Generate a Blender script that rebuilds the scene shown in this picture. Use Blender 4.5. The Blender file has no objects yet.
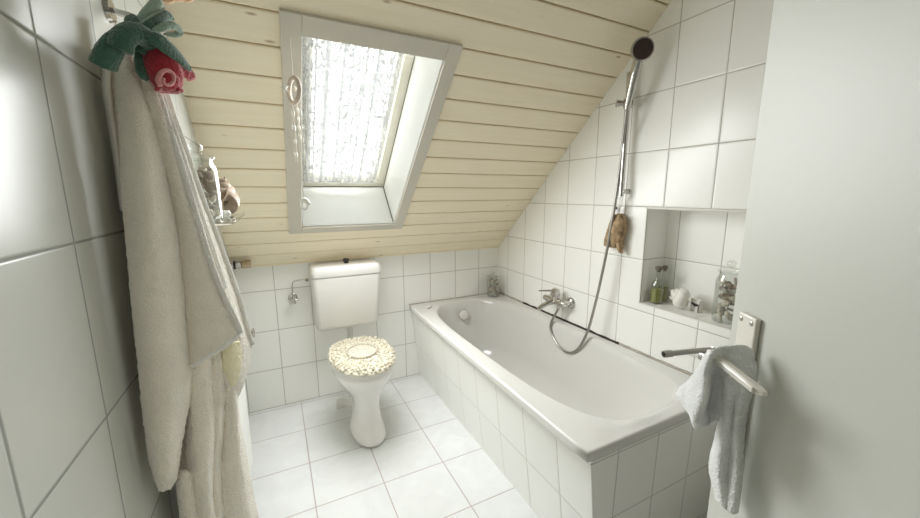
import bpy, bmesh, math, random
from mathutils import Vector, Matrix, Euler, noise
random.seed(7)
PI = math.pi
scene = bpy.context.scene
COL = scene.collection

# ------------------------------------------------------------------ camera (solved from the tile grid)
FPX = 368.4328
CAM = Vector((0.3436, -2.4130, 1.3162))
RIGHT = Vector((0.8930, -0.4501, -0.0038)); FWD = Vector((0.4427, 0.8797, -0.1737)); UP = Vector((0.0816, 0.1534, 0.9848))
W = 1.8945      # right wall
XL = 0.107      # left wall
ZT = 0.906      # top of the knee wall
TH = 0.7447     # roof pitch
SN, CS = math.sin(TH), math.cos(TH)

def ray(x, y):
    return RIGHT*((x-460)/FPX) + FWD - UP*((y-259)/FPX)
def on(x, y, n, d):
    r = ray(x, y); n = Vector(n)
    return CAM + r*((d - n.dot(CAM))/n.dot(r))
def onX(x, y, v): return on(x, y, (1,0,0), v)
def onY(x, y, v): return on(x, y, (0,1,0), v)
def onZ(x, y, v): return on(x, y, (0,0,1), v)
def sl(x, s, off=0.0):          # point of the roof slope: across, up the slope, outwards
    return Vector((x, -s*CS + off*SN, ZT + s*SN + off*CS))

# ------------------------------------------------------------------ materials
MATS = {}
def nodes(name):
    m = bpy.data.materials.new(name); m.use_nodes = True
    nt = m.node_tree; nt.nodes.clear()
    out = nt.nodes.new('ShaderNodeOutputMaterial')
    MATS[name] = m
    return m, nt, out
def N(nt, typ, **kw):
    n = nt.nodes.new(typ)
    for k, v in kw.items():
        if k in n.inputs: n.inputs[k].default_value = v
        else: setattr(n, k, v)
    return n
def L(nt, a, b): nt.links.new(a, b)
def math_(nt, op, a, b=None, c=None):
    n = nt.nodes.new('ShaderNodeMath'); n.operation = op
    for i, v in enumerate((a, b, c)):
        if v is None: continue
        if isinstance(v, (int, float)): n.inputs[i].default_value = v
        else: nt.links.new(v, n.inputs[i])
    return n.outputs[0]
def rgba(c): return (c[0], c[1], c[2], 1.0)

def plain(name, col, rough=0.5, metal=0.0, bump=0.0, bscale=60, var=0.0, vscale=8, coat=0.0, sheen=0.0, detail=3, sss=0.0):
    m, nt, out = nodes(name)
    b = N(nt, 'ShaderNodeBsdfPrincipled'); b.inputs['Roughness'].default_value = rough; b.inputs['Metallic'].default_value = metal
    b.inputs['Base Color'].default_value = rgba(col)
    b.inputs['Coat Weight'].default_value = coat; b.inputs['Sheen Weight'].default_value = sheen
    if sss: b.inputs['Subsurface Weight'].default_value = sss; b.inputs['Subsurface Radius'].default_value = (.02,.018,.014); b.inputs['Subsurface Scale'].default_value = .5
    tc = N(nt, 'ShaderNodeTexCoord')
    if var > 0:
        n1 = N(nt, 'ShaderNodeTexNoise'); n1.inputs['Scale'].default_value = vscale; n1.inputs['Detail'].default_value = 4
        L(nt, tc.outputs['Object'], n1.inputs['Vector'])
        r = N(nt, 'ShaderNodeValToRGB')
        r.color_ramp.elements[0].position = .3; r.color_ramp.elements[1].position = .7
        r.color_ramp.elements[0].color = rgba([c*(1-var) for c in col]); r.color_ramp.elements[1].color = rgba([min(1, c*(1+var*.6)) for c in col])
        L(nt, n1.outputs['Fac'], r.inputs['Fac']); L(nt, r.outputs['Color'], b.inputs['Base Color'])
    if bump > 0:
        n2 = N(nt, 'ShaderNodeTexNoise'); n2.inputs['Scale'].default_value = bscale; n2.inputs['Detail'].default_value = detail
        L(nt, tc.outputs['Object'], n2.inputs['Vector'])
        bp = N(nt, 'ShaderNodeBump'); bp.inputs['Strength'].default_value = bump; bp.inputs['Distance'].default_value = .004
        L(nt, n2.outputs['Fac'], bp.inputs['Height']); L(nt, bp.outputs['Normal'], b.inputs['Normal'])
    L(nt, b.outputs[0], out.inputs[0])
    return m

def tiles(name, au, ou, pu, av, ov, pv, col, grout, gw=0.0035, rough=0.27, pillow=2.0, var=.03, vein=0.0):
    """glazed tiles laid on object coordinates: axis, offset and pitch for each direction"""
    m, nt, out = nodes(name)
    tc = N(nt, 'ShaderNodeTexCoord'); sx = N(nt, 'ShaderNodeSeparateXYZ'); L(nt, tc.outputs['Object'], sx.inputs[0])
    def edge(ax, o, p):
        v = math_(nt, 'DIVIDE', math_(nt, 'SUBTRACT', sx.outputs[ax], o), p)
        fl = math_(nt, 'FLOOR', v)
        fr = math_(nt, 'SUBTRACT', v, fl)
        d = math_(nt, 'MULTIPLY', math_(nt, 'MINIMUM', fr, math_(nt, 'SUBTRACT', 1.0, fr)), p)
        return d, fl
    du, iu = edge(au, ou, pu); dv, iv = edge(av, ov, pv)
    d = math_(nt, 'MINIMUM', du, dv)
    mr = N(nt, 'ShaderNodeMapRange'); mr.inputs['From Min'].default_value = gw*.35; mr.inputs['From Max'].default_value = gw*.75
    L(nt, d, mr.inputs['Value'])
    cb = N(nt, 'ShaderNodeCombineXYZ'); L(nt, iu, cb.inputs[0]); L(nt, iv, cb.inputs[1])
    wn = N(nt, 'ShaderNodeTexWhiteNoise'); L(nt, cb.outputs[0], wn.inputs['Vector'])
    tv = N(nt, 'ShaderNodeMapRange'); tv.inputs['To Min'].default_value = 1-var; tv.inputs['To Max'].default_value = 1.0
    L(nt, wn.outputs['Value'], tv.inputs['Value'])
    n1 = N(nt, 'ShaderNodeTexNoise'); n1.inputs['Scale'].default_value = 7; n1.inputs['Detail'].default_value = 5; n1.inputs['Distortion'].default_value = 1.2
    L(nt, tc.outputs['Object'], n1.inputs['Vector'])
    nv = N(nt, 'ShaderNodeMapRange'); nv.inputs['From Min'].default_value = .35; nv.inputs['From Max'].default_value = .65
    nv.inputs['To Min'].default_value = 1-vein; nv.inputs['To Max'].default_value = 1.0
    L(nt, n1.outputs['Fac'], nv.inputs['Value'])
    sc = math_(nt, 'MULTIPLY', tv.outputs[0], nv.outputs[0])
    tcol = N(nt, 'ShaderNodeVectorMath'); tcol.operation = 'SCALE'; tcol.inputs[0].default_value = col
    L(nt, sc, tcol.inputs['Scale'])
    mx = N(nt, 'ShaderNodeMix'); mx.data_type = 'RGBA'
    L(nt, mr.outputs[0], mx.inputs['Factor']); mx.inputs['A'].default_value = rgba(grout)
    for i in mx.inputs:
        pass
    mx.inputs[6].default_value = rgba(grout); L(nt, tcol.outputs[0], mx.inputs[7])
    b = N(nt, 'ShaderNodeBsdfPrincipled')
    L(nt, mx.outputs[2], b.inputs['Base Color'])
    rr = N(nt, 'ShaderNodeMapRange'); rr.inputs['To Min'].default_value = .8; rr.inputs['To Max'].default_value = rough
    L(nt, mr.outputs[0], rr.inputs['Value']); L(nt, rr.outputs[0], b.inputs['Roughness'])
    # pillowed tile edges and a very slight wave of the glaze
    ed = N(nt, 'ShaderNodeMapRange'); ed.interpolation_type = 'SMOOTHSTEP'
    ed.inputs['From Min'].default_value = gw*.3; ed.inputs['From Max'].default_value = gw*pillow
    L(nt, d, ed.inputs['Value'])
    n3 = N(nt, 'ShaderNodeTexNoise'); n3.inputs['Scale'].default_value = 14; n3.inputs['Detail'].default_value = 1
    L(nt, tc.outputs['Object'], n3.inputs['Vector'])
    hh = math_(nt, 'ADD', ed.outputs[0], math_(nt, 'MULTIPLY', n3.outputs['Fac'], .35))
    bp = N(nt, 'ShaderNodeBump'); bp.inputs['Strength'].default_value = .5; bp.inputs['Distance'].default_value = .0015
    L(nt, hh, bp.inputs['Height']); L(nt, bp.outputs['Normal'], b.inputs['Normal'])
    L(nt, b.outputs[0], out.inputs[0])
    return m

TILE = (.92, .915, .88); GROUT = (.46, .44, .40)
M_back = tiles('tile_back', 0, .3151, .2006, 2, .7546, .25, TILE, GROUT)
M_right = tiles('tile_right', 1, -.1341, .2019, 2, .7546, .25, TILE, GROUT)
M_left = tiles('tile_left_shaded', 1, -1.756, .1975, 2, .7546, .25, (.57, .58, .54), (.28,.29,.26), rough=.3, pillow=1.2)  # same tile as the other walls; dimmer light here put into its colour
M_niche = tiles('tile_niche', 1, -1.326, .2019, 2, 1.0046, .25, TILE, GROUT)
M_floor = tiles('tile_floor', 0, .4047, .2968, 1, -.3197, .2968, (.74,.75,.74), (.42,.35,.33), gw=.004, rough=.16, vein=.07)
M_apron = tiles('tile_apron', 1, -.08, .2, 2, -.012, .25, TILE, (.55,.53,.49), gw=.003)
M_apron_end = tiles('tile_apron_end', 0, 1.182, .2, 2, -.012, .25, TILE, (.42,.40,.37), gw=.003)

def plank_material():
    m, nt, out = nodes('cream_plank')
    tc = N(nt, 'ShaderNodeTexCoord')
    mp = N(nt, 'ShaderNodeMapping'); mp.inputs['Scale'].default_value = (1.5, 22, 22); L(nt, tc.outputs['Object'], mp.inputs['Vector'])
    n1 = N(nt, 'ShaderNodeTexNoise'); n1.inputs['Scale'].default_value = 2.2; n1.inputs['Detail'].default_value = 6; n1.inputs['Distortion'].default_value = .6
    L(nt, mp.outputs[0], n1.inputs['Vector'])
    r = N(nt, 'ShaderNodeValToRGB')
    r.color_ramp.elements[0].position = .25; r.color_ramp.elements[1].position = .75
    r.color_ramp.elements[0].color = (.88,.785,.60,1); r.color_ramp.elements[1].color = (.93,.845,.67,1)
    L(nt, n1.outputs['Fac'], r.inputs['Fac'])
    # knots and nail marks
    mp2 = N(nt, 'ShaderNodeMapping'); mp2.inputs['Scale'].default_value = (2.6, 9, 9); L(nt, tc.outputs['Object'], mp2.inputs['Vector'])
    v = N(nt, 'ShaderNodeTexVoronoi'); v.inputs['Scale'].default_value = 1.6; L(nt, mp2.outputs[0], v.inputs['Vector'])
    kr = N(nt, 'ShaderNodeMapRange'); kr.inputs['From Min'].default_value = .03; kr.inputs['From Max'].default_value = .085
    L(nt, v.outputs['Distance'], kr.inputs['Value'])
    mx = N(nt, 'ShaderNodeMix'); mx.data_type = 'RGBA'; mx.inputs[6].default_value = (.50, .38, .24, 1)
    L(nt, kr.outputs[0], mx.inputs['Factor']); L(nt, r.outputs['Color'], mx.inputs[7])
    b = N(nt, 'ShaderNodeBsdfPrincipled'); b.inputs['Roughness'].default_value = .55
    L(nt, mx.outputs[2], b.inputs['Base Color'])
    bp = N(nt, 'ShaderNodeBump'); bp.inputs['Strength'].default_value = .25; bp.inputs['Distance'].default_value = .001
    L(nt, n1.outputs['Fac'], bp.inputs['Height']); L(nt, bp.outputs['Normal'], b.inputs['Normal'])
    L(nt, b.outputs[0], out.inputs[0])
    return m
M_plank = plank_material()
M_gap = plain('plank_gap', (.16, .12, .08), .9)
M_casing = plain('casing_paint', (.62, .585, .51), .5, var=.06, vscale=5, bump=.1, bscale=30)
M_reveal = plain('white_reveal', (.88, .88, .85), .4)
M_sash = plain('cream_sash', (.84, .81, .70), .4)
M_paint = plain('door_paint', (.565, .57, .525), .45, bump=.05, bscale=40)
M_wallpaint = plain('hall_paint', (.45, .44, .41), .7)
M_enamel = plain('tub_enamel', (.67, .66, .63), .14, coat=.3)
M_ceramic = plain('white_ceramic', (.82, .80, .77), .12, coat=.3)
M_plastic = plain('white_plastic', (.71, .695, .66), .3)
M_whitepaint = plain('white_metal_paint', (.82, .82, .79), .35)
M_chrome = plain('chrome', (.60, .585, .56), .10, 1.0)
M_steel = plain('brushed_steel', (.40, .385, .36), .3, 1.0)
M_alu = plain('satin_aluminium', (.70,.675,.61), .5, .12)
M_aluedge = plain('pale_aluminium', (.80, .78, .73), .35, .5)
M_dark = plain('dark_rubber', (.02, .017, .015), .5)
M_brass = plain('aged_brass', (.45, .36, .24), .35, 1.0)
M_showerface = plain('brown_spray_face', (.045, .026, .02), .4)
M_loofah = plain('brown_sponge', (.44, .31, .18), .95, bump=1.0, bscale=90, var=.45, vscale=45)
M_mold = plain('mouldy_sealant', (.045, .033, .022), .7, var=.6, vscale=30)
M_oldseal = plain('old_sealant', (.52, .48, .41), .6, var=.3, vscale=25)
M_robe = plain('cream_terry', (.92, .865, .745), .95, bump=1.0, bscale=330, var=.05, vscale=20, sheen=.6)
M_robe_edge = plain('cream_terry_edge', (.90, .88, .82), .95, bump=1.0, bscale=300, sheen=.6)
M_yellow = plain('yellow_cloth_glow', (.90, .84, .60), .9, bump=.5, bscale=300)  # light shining through the robe cloth, painted pale yellow
M_towel = plain('pale_terry', (.86, .87, .86), .95, bump=1.0, bscale=330, var=.12, vscale=24, sheen=.5)
M_strap = plain('white_strap', (.84, .84, .82), .7)
M_green = plain('green_plush', (.052, .135, .088), .95, bump=.8, bscale=250, sheen=.5)
M_lightgreen = plain('light_green_plush', (.30, .42, .33), .95, bump=.8, bscale=250, sheen=.5)
M_red = plain('red_plush', (.42, .026, .045), .95, bump=.8, bscale=250, sheen=.35)
M_pink = plain('pink_plush', (.72, .30, .30), .95, bump=.8, bscale=250, sheen=.5)
M_peach = plain('peach_plush', (.70, .45, .28), .95, bump=.8, bscale=250)
M_shell_a = plain('cream_shell', (.74, .66, .54), .45, bump=.5, bscale=120, var=.25, vscale=40)
M_shell_b = plain('brown_shell', (.40, .31, .23), .45, bump=.5, bscale=120, var=.4, vscale=50)
M_shell_c = plain('grey_shell', (.56, .52, .46), .4, bump=.5, bscale=120, var=.35, vscale=45)
M_shell_w = plain('white_shell', (.82, .80, .74), .4, bump=.5, bscale=100, var=.1, vscale=30)
M_conch = plain('beige_conch', (.36, .275, .20), .5, bump=.5, bscale=60, var=.3, vscale=25)
M_conch_lip = plain('conch_lip', (.55, .42, .31), .3)
M_cover = plain('cream_lace_cover', (.70, .645, .52), .85, bump=.8, bscale=200, var=.4, vscale=75)
M_cover_mid = plain('grey_lace_centre', (.60, .56, .46), .8, bump=.8, bscale=220, var=.15, vscale=60)
M_oil = plain('olive_green_oil', (.24,.25,.045), .25)
M_string = plain('pale_string', (.75, .70, .62), .8)
M_ring = plain('driftwood_ring', (.56, .47, .39), .7, var=.25, vscale=40)

def glass_material(name, tint=(1,1,1), gl=.12):
    m, nt, out = nodes(name)
    t = N(nt, 'ShaderNodeBsdfTransparent'); t.inputs[0].default_value = rgba(tint)
    g = N(nt, 'ShaderNodeBsdfGlossy'); g.inputs['Roughness'].default_value = .015
    lw = N(nt, 'ShaderNodeLayerWeight'); lw.inputs['Blend'].default_value = .35
    f = math_(nt, 'ADD', math_(nt, 'MULTIPLY', math_(nt, 'POWER', lw.outputs['Facing'], 1.6), .60), gl*.45)
    mx = N(nt, 'ShaderNodeMixShader'); L(nt, f, mx.inputs[0]); L(nt, t.outputs[0], mx.inputs[1]); L(nt, g.outputs[0], mx.inputs[2])
    L(nt, mx.outputs[0], out.inputs[0])
    return m
M_glass = glass_material('clear_glass', (.955,.965,.955))
M_pane = glass_material('window_glass', (.97,.98,.98), .02)

def lace_material():
    """white lace: closely worked flowers and scrolls on an open net ground, denser along the gathers"""
    m, nt, out = nodes('white_lace')
    tc = N(nt, 'ShaderNodeTexCoord')
    sx = N(nt, 'ShaderNodeSeparateXYZ'); L(nt, tc.outputs['Object'], sx.inputs[0])
    n = N(nt, 'ShaderNodeTexNoise'); n.inputs['Scale'].default_value = 27; n.inputs['Detail'].default_value = 2; n.inputs['Distortion'].default_value = 2.2
    L(nt, tc.outputs['Object'], n.inputs['Vector'])
    orn = N(nt, 'ShaderNodeMapRange'); orn.inputs['From Min'].default_value = .485; orn.inputs['From Max'].default_value = .50; L(nt, n.outputs['Fac'], orn.inputs['Value'])
    v = N(nt, 'ShaderNodeTexVoronoi'); v.inputs['Scale'].default_value = 62; L(nt, tc.outputs['Object'], v.inputs['Vector'])
    dots = math_(nt, 'LESS_THAN', v.outputs['Distance'], .30)
    # gathers: dense streaks running down the curtain
    wv = math_(nt, 'SINE', math_(nt, 'ADD', math_(nt, 'MULTIPLY', sx.outputs[0], 150.0), math_(nt, 'MULTIPLY', math_(nt, 'SINE', math_(nt, 'MULTIPLY', sx.outputs[0], 31.0)), 2.4)))
    st = N(nt, 'ShaderNodeMapRange'); st.inputs['From Min'].default_value = .62; st.inputs['From Max'].default_value = .70; L(nt, wv, st.inputs['Value'])
    dense = math_(nt, 'MAXIMUM', math_(nt, 'MAXIMUM', orn.outputs[0], math_(nt, 'MULTIPLY', dots, .0)), st.outputs[0])
    d = N(nt, 'ShaderNodeBsdfDiffuse'); d.inputs[0].default_value = (.56,.56,.555,1)
    tl = N(nt, 'ShaderNodeBsdfTranslucent'); tl.inputs[0].default_value = (LT,LT*1.02,LT*1.03,1)
    m1 = N(nt, 'ShaderNodeAddShader'); L(nt, d.outputs[0], m1.inputs[0]); L(nt, tl.outputs[0], m1.inputs[1])
    t = N(nt, 'ShaderNodeBsdfTransparent')
    m2 = N(nt, 'ShaderNodeMixShader')
    f = math_(nt, 'SUBTRACT', 1.0, math_(nt, 'ADD', math_(nt, 'MULTIPLY', dense, .40), .60))
    L(nt, f, m2.inputs[0]); L(nt, m1.outputs[0], m2.inputs[1]); L(nt, t.outputs[0], m2.inputs[2])
    L(nt, m2.outputs[0], out.inputs[0])
    return m
LT = .06
M_lace = lace_material()

# ------------------------------------------------------------------ mesh helpers
class MB:
    def __init__(s): s.v = []; s.f = []; s.mi = []
    def add(s, vs, fs, mi=0):
        o = len(s.v); s.v += [Vector(v) for v in vs]
        for f in fs: s.f.append([i+o for i in f]); s.mi.append(mi)
    def box(s, lo, hi, mi=0):
        x0,y0,z0 = lo; x1,y1,z1 = hi
        s.add([(x0,y0,z0),(x1,y0,z0),(x1,y1,z0),(x0,y1,z0),(x0,y0,z1),(x1,y0,z1),(x1,y1,z1),(x0,y1,z1)],
              [(3,2,1,0),(4,5,6,7),(0,1,5,4),(1,2,6,5),(2,3,7,6),(3,0,4,7)], mi)
        return s
    def hexa(s, a, b, mi=0):    # two quads -> solid
        s.add(list(a)+list(b), [(3,2,1,0),(4,5,6,7),(0,1,5,4),(1,2,6,5),(2,3,7,6),(3,0,4,7)], mi); return s
    def loft(s, rings, cap0=True, cap1=True, mi=0, closed=True):
        n = len(rings[0]); vs = [p for r in rings for p in r]; fs = []
        for i in range(len(rings)-1):
            for j in range(n if closed else n-1):
                k = (j+1) % n
                fs.append((i*n+j, i*n+k, (i+1)*n+k, (i+1)*n+j))
        if cap0: fs.append(tuple(reversed(range(n))))
        if cap1: fs.append(tuple((len(rings)-1)*n+j for j in range(n)))
        s.add(vs, fs, mi); return s
    def tube(s, pts, r, n=12, mi=0, cap=True, flat=1.0):
        pts = [Vector(p) for p in pts]; m = len(pts)
        rad = r if isinstance(r, (list, tuple)) else [r]*m
        rings = []; ref = None
        for i, p in enumerate(pts):
            t = (pts[min(i+1, m-1)] - pts[max(i-1, 0)]).normalized()
            if ref is None:
                ref = t.orthogonal().normalized()
                if abs(t.z) < .9: ref = (Vector((0,0,1)) - t*t.z).normalized()
            ref = (ref - t*ref.dot(t)).normalized(); b = t.cross(ref)
            rings.append([p + (ref*math.cos(2*PI*j/n)*flat + b*math.sin(2*PI*j/n))*rad[i] for j in range(n)])
        return s.loft(rings, cap, cap, mi)
    def lathe(s, prof, c, axis=(0,0,1), n=28, mi=0, cap=True):
        ax = Vector(axis).normalized(); u = ax.orthogonal().normalized(); w = ax.cross(u); c = Vector(c)
        rings = [[c + ax*h + (u*math.cos(2*PI*j/n) + w*math.sin(2*PI*j/n))*max(r, 1e-4) for j in range(n)] for r, h in prof]
        return s.loft(rings, cap, cap, mi)
    def ell(s, c, r, rot=None, n=14, m=9, mi=0, bumpy=0.0, seed=0, top=None):
        c = Vector(c); rings = []
        for i in range(m+1):
            a = PI*i/m; z = -math.cos(a); q = max(math.sin(a), .02)
            ring = []
            for j in range(n):
                d = Vector((q*math.cos(2*PI*j/n), q*math.sin(2*PI*j/n), z))
                k = 1 + (bumpy*noise.noise(d*2.2 + Vector((seed*3.7, seed*1.3, 0))) if bumpy else 0)
                p = Vector((d.x*r[0]*k, d.y*r[1]*k, d.z*r[2]*k))
                if rot: p = rot @ p
                ring.append(c + p)
            rings.append(ring)
        return s.loft(rings, True, True, mi)
    def torus(s, c, R, r, axis=(0,0,1), n=32, m=10, mi=0, ry=None):
        ax = Vector(axis).normalized(); u = ax.orthogonal().normalized(); w = ax.cross(u); c = Vector(c)
        rings = []
        for i in range(n):
            a = 2*PI*i/n; d = u*math.cos(a) + w*math.sin(a)
            rings.append([c + d*(R + r*math.cos(2*PI*j/m)) + ax*r*math.sin(2*PI*j/m) for j in range(m)])
        rings.append(rings[0])
        return s.loft(rings, False, False, mi)
    def build(s, name, mat, parent=None, ang=40, bevel=0.0, seg=2, origin=None, solid=0.0, soff=0.0, sub=0, weld=False, disp=0.0, dscale=60):
        o0 = Vector(origin) if origin is not None else (Vector(parent['_o']) if parent is not None and '_o' in parent else Vector((0,0,0)))
        me = bpy.data.meshes.new(name)
        me.from_pydata([v - o0 for v in s.v], [], s.f)
        ml = mat if isinstance(mat, (list, tuple)) else [mat]
        for m in ml: me.materials.append(m)
        for p, mi in zip(me.polygons, s.mi): p.material_index = mi
        bm = bmesh.new(); bm.from_mesh(me)
        if weld: bmesh.ops.remove_doubles(bm, verts=bm.verts, dist=1e-5)
        bmesh.ops.recalc_face_normals(bm, faces=bm.faces)
        bm.to_mesh(me); bm.free()
        me.update()
        o = bpy.data.objects.new(name, me); COL.objects.link(o)
        if parent is not None:
            o.parent = parent
            if '_o' not in parent: pass
        if origin is not None and parent is None: o.location = o0
        o['_o'] = tuple(o0)
        if solid:
            md = o.modifiers.new('solid', 'SOLIDIFY'); md.thickness = solid; md.offset = soff; md.use_even_offset = False
        if bevel:
            md = o.modifiers.new('bevel', 'BEVEL'); md.width = bevel; md.segments = seg; md.limit_method = 'ANGLE'; md.angle_limit = math.radians(35)
        if sub:
            md = o.modifiers.new('sub', 'SUBSURF'); md.levels = sub; md.render_levels = sub
        if disp:
            tx = bpy.data.textures.new(name+'_fuzz', 'CLOUDS'); tx.noise_scale = 1.0/dscale; tx.noise_depth = 2
            md = o.modifiers.new('fuzz', 'DISPLACE'); md.texture = tx; md.strength = disp; md.mid_level = .5; md.texture_coords = 'LOCAL'
        for p in me.polygons: p.use_smooth = True
        if ang < 180: me.set_sharp_from_angle(angle=math.radians(ang))
        return o

def empty(name, loc, label=None, cat=None, group=None, kind=None):
    o = bpy.data.objects.new(name, None); COL.objects.link(o); o.location = loc; o.empty_display_size = .05
    o['_o'] = tuple(loc); tag(o, label, cat, group, kind); return o
def tag(o, label=None, cat=None, group=None, kind=None):
    if label: o['label'] = label
    if cat: o['category'] = cat
    if group: o['group'] = group
    if kind: o['kind'] = kind
    return o
def catmull(pts, n):
    pts = [Vector(p) for p in pts]; out = []
    for i in range(len(pts)-1):
        p0 = pts[max(i-1,0)]; p1 = pts[i]; p2 = pts[i+1]; p3 = pts[min(i+2,len(pts)-1)]
        for k in range(n):
            t = k/n
            out.append(.5*((2*p1) + (p2-p0)*t + (2*p0-5*p1+4*p2-p3)*t*t + (3*p1-p0-3*p2+p3)*t**3))
    out.append(pts[-1].copy()); return out
def grid_smooth(rows, nu, nv):
    a = [catmull(r, nu) for r in rows]
    cols = [catmull([a[i][j] for i in range(len(a))], nv) for j in range(len(a[0]))]
    return [[cols[j][i] for j in range(len(cols))] for i in range(len(cols[0]))]
def sheet(mb, g, mi=0):
    return mb.loft(g, False, False, mi, closed=False)
def rrect(cx, cy, hx, hy, r, z, n=6, ex=None):
    pts = []
    for sx, sy, a0 in ((1,1,0),(-1,1,PI/2),(-1,-1,PI),(1,-1,3*PI/2)):
        for i in range(n+1):
            a = a0 + (PI/2)*i/n
            pts.append(Vector((cx + sx*(hx-r) + r*math.cos(a), cy + sy*(hy-r) + r*math.sin(a), z)))
    return pts
def egg(cx, y0, y1, hw, z, n=40, p=2.0, skew=.10):
    """oval from y0 (back) to y1 (front), a little fuller towards the back"""
    cy = (y0+y1)/2; hl = abs(y1-y0)/2; pts = []
    for i in range(n):
        a = 2*PI*i/n; c, s_ = math.cos(a), math.sin(a)
        x = math.copysign(abs(c)**(2/p), c); y = math.copysign(abs(s_)**(2/p), s_)
        pts.append(Vector((cx + hw*x*(1 + skew*y), cy + hl*y, z)))
    return pts

# ================================================================== SETTING
def structure(o, label): tag(o, label, None, None, 'structure'); return o
structure(MB().box((-.15,-2.95,-.06),(2.35,.12,0)).build('floor', M_floor), 'white floor tiles with thin grey joints')
structure(MB().box((-.10,0,0),(2.35,.12,ZT+.02)).build('wall_back', M_back), 'low white tiled knee wall under the sloped ceiling')
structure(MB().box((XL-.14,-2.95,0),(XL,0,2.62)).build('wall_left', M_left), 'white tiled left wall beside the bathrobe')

# right wall with the recess
NY0, NY1, NZ0, NZ1, ND = -1.672, -1.268, .797, 1.2455, .155
m = MB(); xs = W
ys = [-2.95, NY0, NY1, 0.0]; zs = [0, NZ0, NZ1, 2.62]
for i in range(3):
    for j in range(3):
        if i == 1 and j == 1: continue
        m.add([(xs,ys[i],zs[j]),(xs,ys[i+1],zs[j]),(xs,ys[i+1],zs[j+1]),(xs,ys[i],zs[j+1])], [(0,1,2,3)])
B = xs+ND
m.add([(xs,NY0,NZ0),(xs,NY1,NZ0),(xs,NY1,NZ1),(xs,NY0,NZ1),(B,NY0,NZ0),(B,NY1,NZ0),(B,NY1,NZ1),(B,NY0,NZ1)],
      [(4,5,6,7),(0,1,5,4),(3,2,6,7),(0,3,7,4),(1,2,6,5)], 1)
X2 = xs+.35
m.add([(xs,-2.95,0),(xs,0,0),(xs,0,2.62),(xs,-2.95,2.62),(X2,-2.95,0),(X2,0,0),(X2,0,2.62),(X2,-2.95,2.62)],
      [(4,5,6,7),(0,1,5,4),(3,2,6,7),(0,3,7,4),(1,2,6,5)])
structure(m.build('wall_right', [M_right, M_niche], weld=True), 'white tiled right wall with a recessed niche above the bath')
m = MB(); e = .006     # thin edging strip around the recess
for lo, hi in (((W-.003,NY0-e,NZ1-.001),(W+.012,NY1+e,NZ1+e+.003)), ((W-.003,NY0-e,NZ0-e),(W+.004,NY1+e,NZ0)),
               ((W-.003,NY1,NZ0-e),(W+.003,NY1+e,NZ1+e)), ((W-.003,NY0-e,NZ0-e),(W+.012,NY0,NZ1+e))):
    m.box(lo, hi)
structure(m.build('trim_1', plain('edging_strip', (.68,.66,.60), .4), bevel=.001), 'thin grey edging strip around the wall niche')

# front wall with the doorway the picture is taken from, and the hall behind it
m = MB()
m.box((.62,-2.95,0),(W+.2,-2.80,2.62)); m.box((XL-.14,-2.95,2.08),(.62,-2.80,2.62))
structure(m.build('wall_front', M_wallpaint), 'wall with the doorway behind the camera')
m = MB()
m.add([(-.9,-4.4,0),(1.7,-4.4,0),(1.7,-2.95,0),(-.9,-2.95,0),(-.9,-4.4,2.5),(1.7,-4.4,2.5),(1.7,-2.95,2.5),(-.9,-2.95,2.5)],
      [(0,1,2,3),(7,6,5,4),(0,4,5,1),(1,5,6,2),(0,3,7,4)])
m.box((-.9,-2.97,0),(XL-.14,-2.95,2.5))
structure(m.build('wall_hall', M_wallpaint), 'plain hall walls beyond the doorway')

# sloped plank ceiling with the skylight opening
IX0, IX1, IS0, IS1 = .474, .983, .363, 1.368
PITCH, PO = .1095, -.004
m = MB(); SMAX = (2.45-ZT)/SN
k = 0
def plank(x0, x1, s0, s1):
    g = .0052
    a, b = s0+g*.6, s1-g*.4
    lip = .007
    prof = [(a, .004), (a+.004, 0), (b-.004, 0), (b, .003), (b, .022), (a, .022)]
    m.loft([[sl(x, s_, o_) for s_, o_ in prof] for x in (x0, x1)], True, True, 0)
k = -1
while PITCH*k+PO < SMAX:
    s0, s1 = PITCH*k+PO, PITCH*(k+1)+PO
    s0 = max(s0, -.02)
    if s1 <= IS0+.005 or s0 >= IS1-.005: plank(XL-.02, W+.02, s0, s1)
    else:
        plank(XL-.02, IX0, s0, s1); plank(IX1, W+.02, s0, s1)
        if s0 < IS0-.004: plank(IX0, IX1, s0, IS0)
        if s1 > IS1+.004: plank(IX0, IX1, IS1, s1)
    k += 1
def slab(x0, x1, s0, s1, o0, o1, mi):
    m.hexa([sl(x0,s0,o0),sl(x1,s0,o0),sl(x1,s1,o0),sl(x0,s1,o0)], [sl(x0,s0,o1),sl(x1,s0,o1),sl(x1,s1,o1),sl(x0,s1,o1)], mi)
XA, XB, SA, SB = XL-.1, W+.1, -.1, SMAX+.2
OB0, OB1 = .021, .36
slab(XA, IX0-.002, SA, SB, OB0, OB1, 1); slab(IX1+.002, XB, SA, SB, OB0, OB1, 1)
slab(IX0-.002, IX1+.002, SA, IS0-.002, OB0, OB1, 1); slab(IX0-.002, IX1+.002, IS1+.002, SB, OB0, OB1, 1)
yflat = -SMAX*CS
m.box((XL-.1,-2.95,2.45),(W+.15,yflat+.02,2.6), 2)
structure(m.build('ceiling', [M_plank, M_gap, M_wallpaint], ang=25), 'sloped ceiling of cream painted planks')
# small bead between the planks and the knee wall
structure(MB().hexa([sl(XL,-.0,-.004),sl(W,-.0,-.004),sl(W,.012,-.006),sl(XL,.012,-.006)],[sl(XL,-.0,.01),sl(W,-.0,.01),sl(W,.012,.01),sl(XL,.012,.01)]).build('trim_2', M_plank), 'narrow cream bead along the foot of the plank ceiling')

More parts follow.
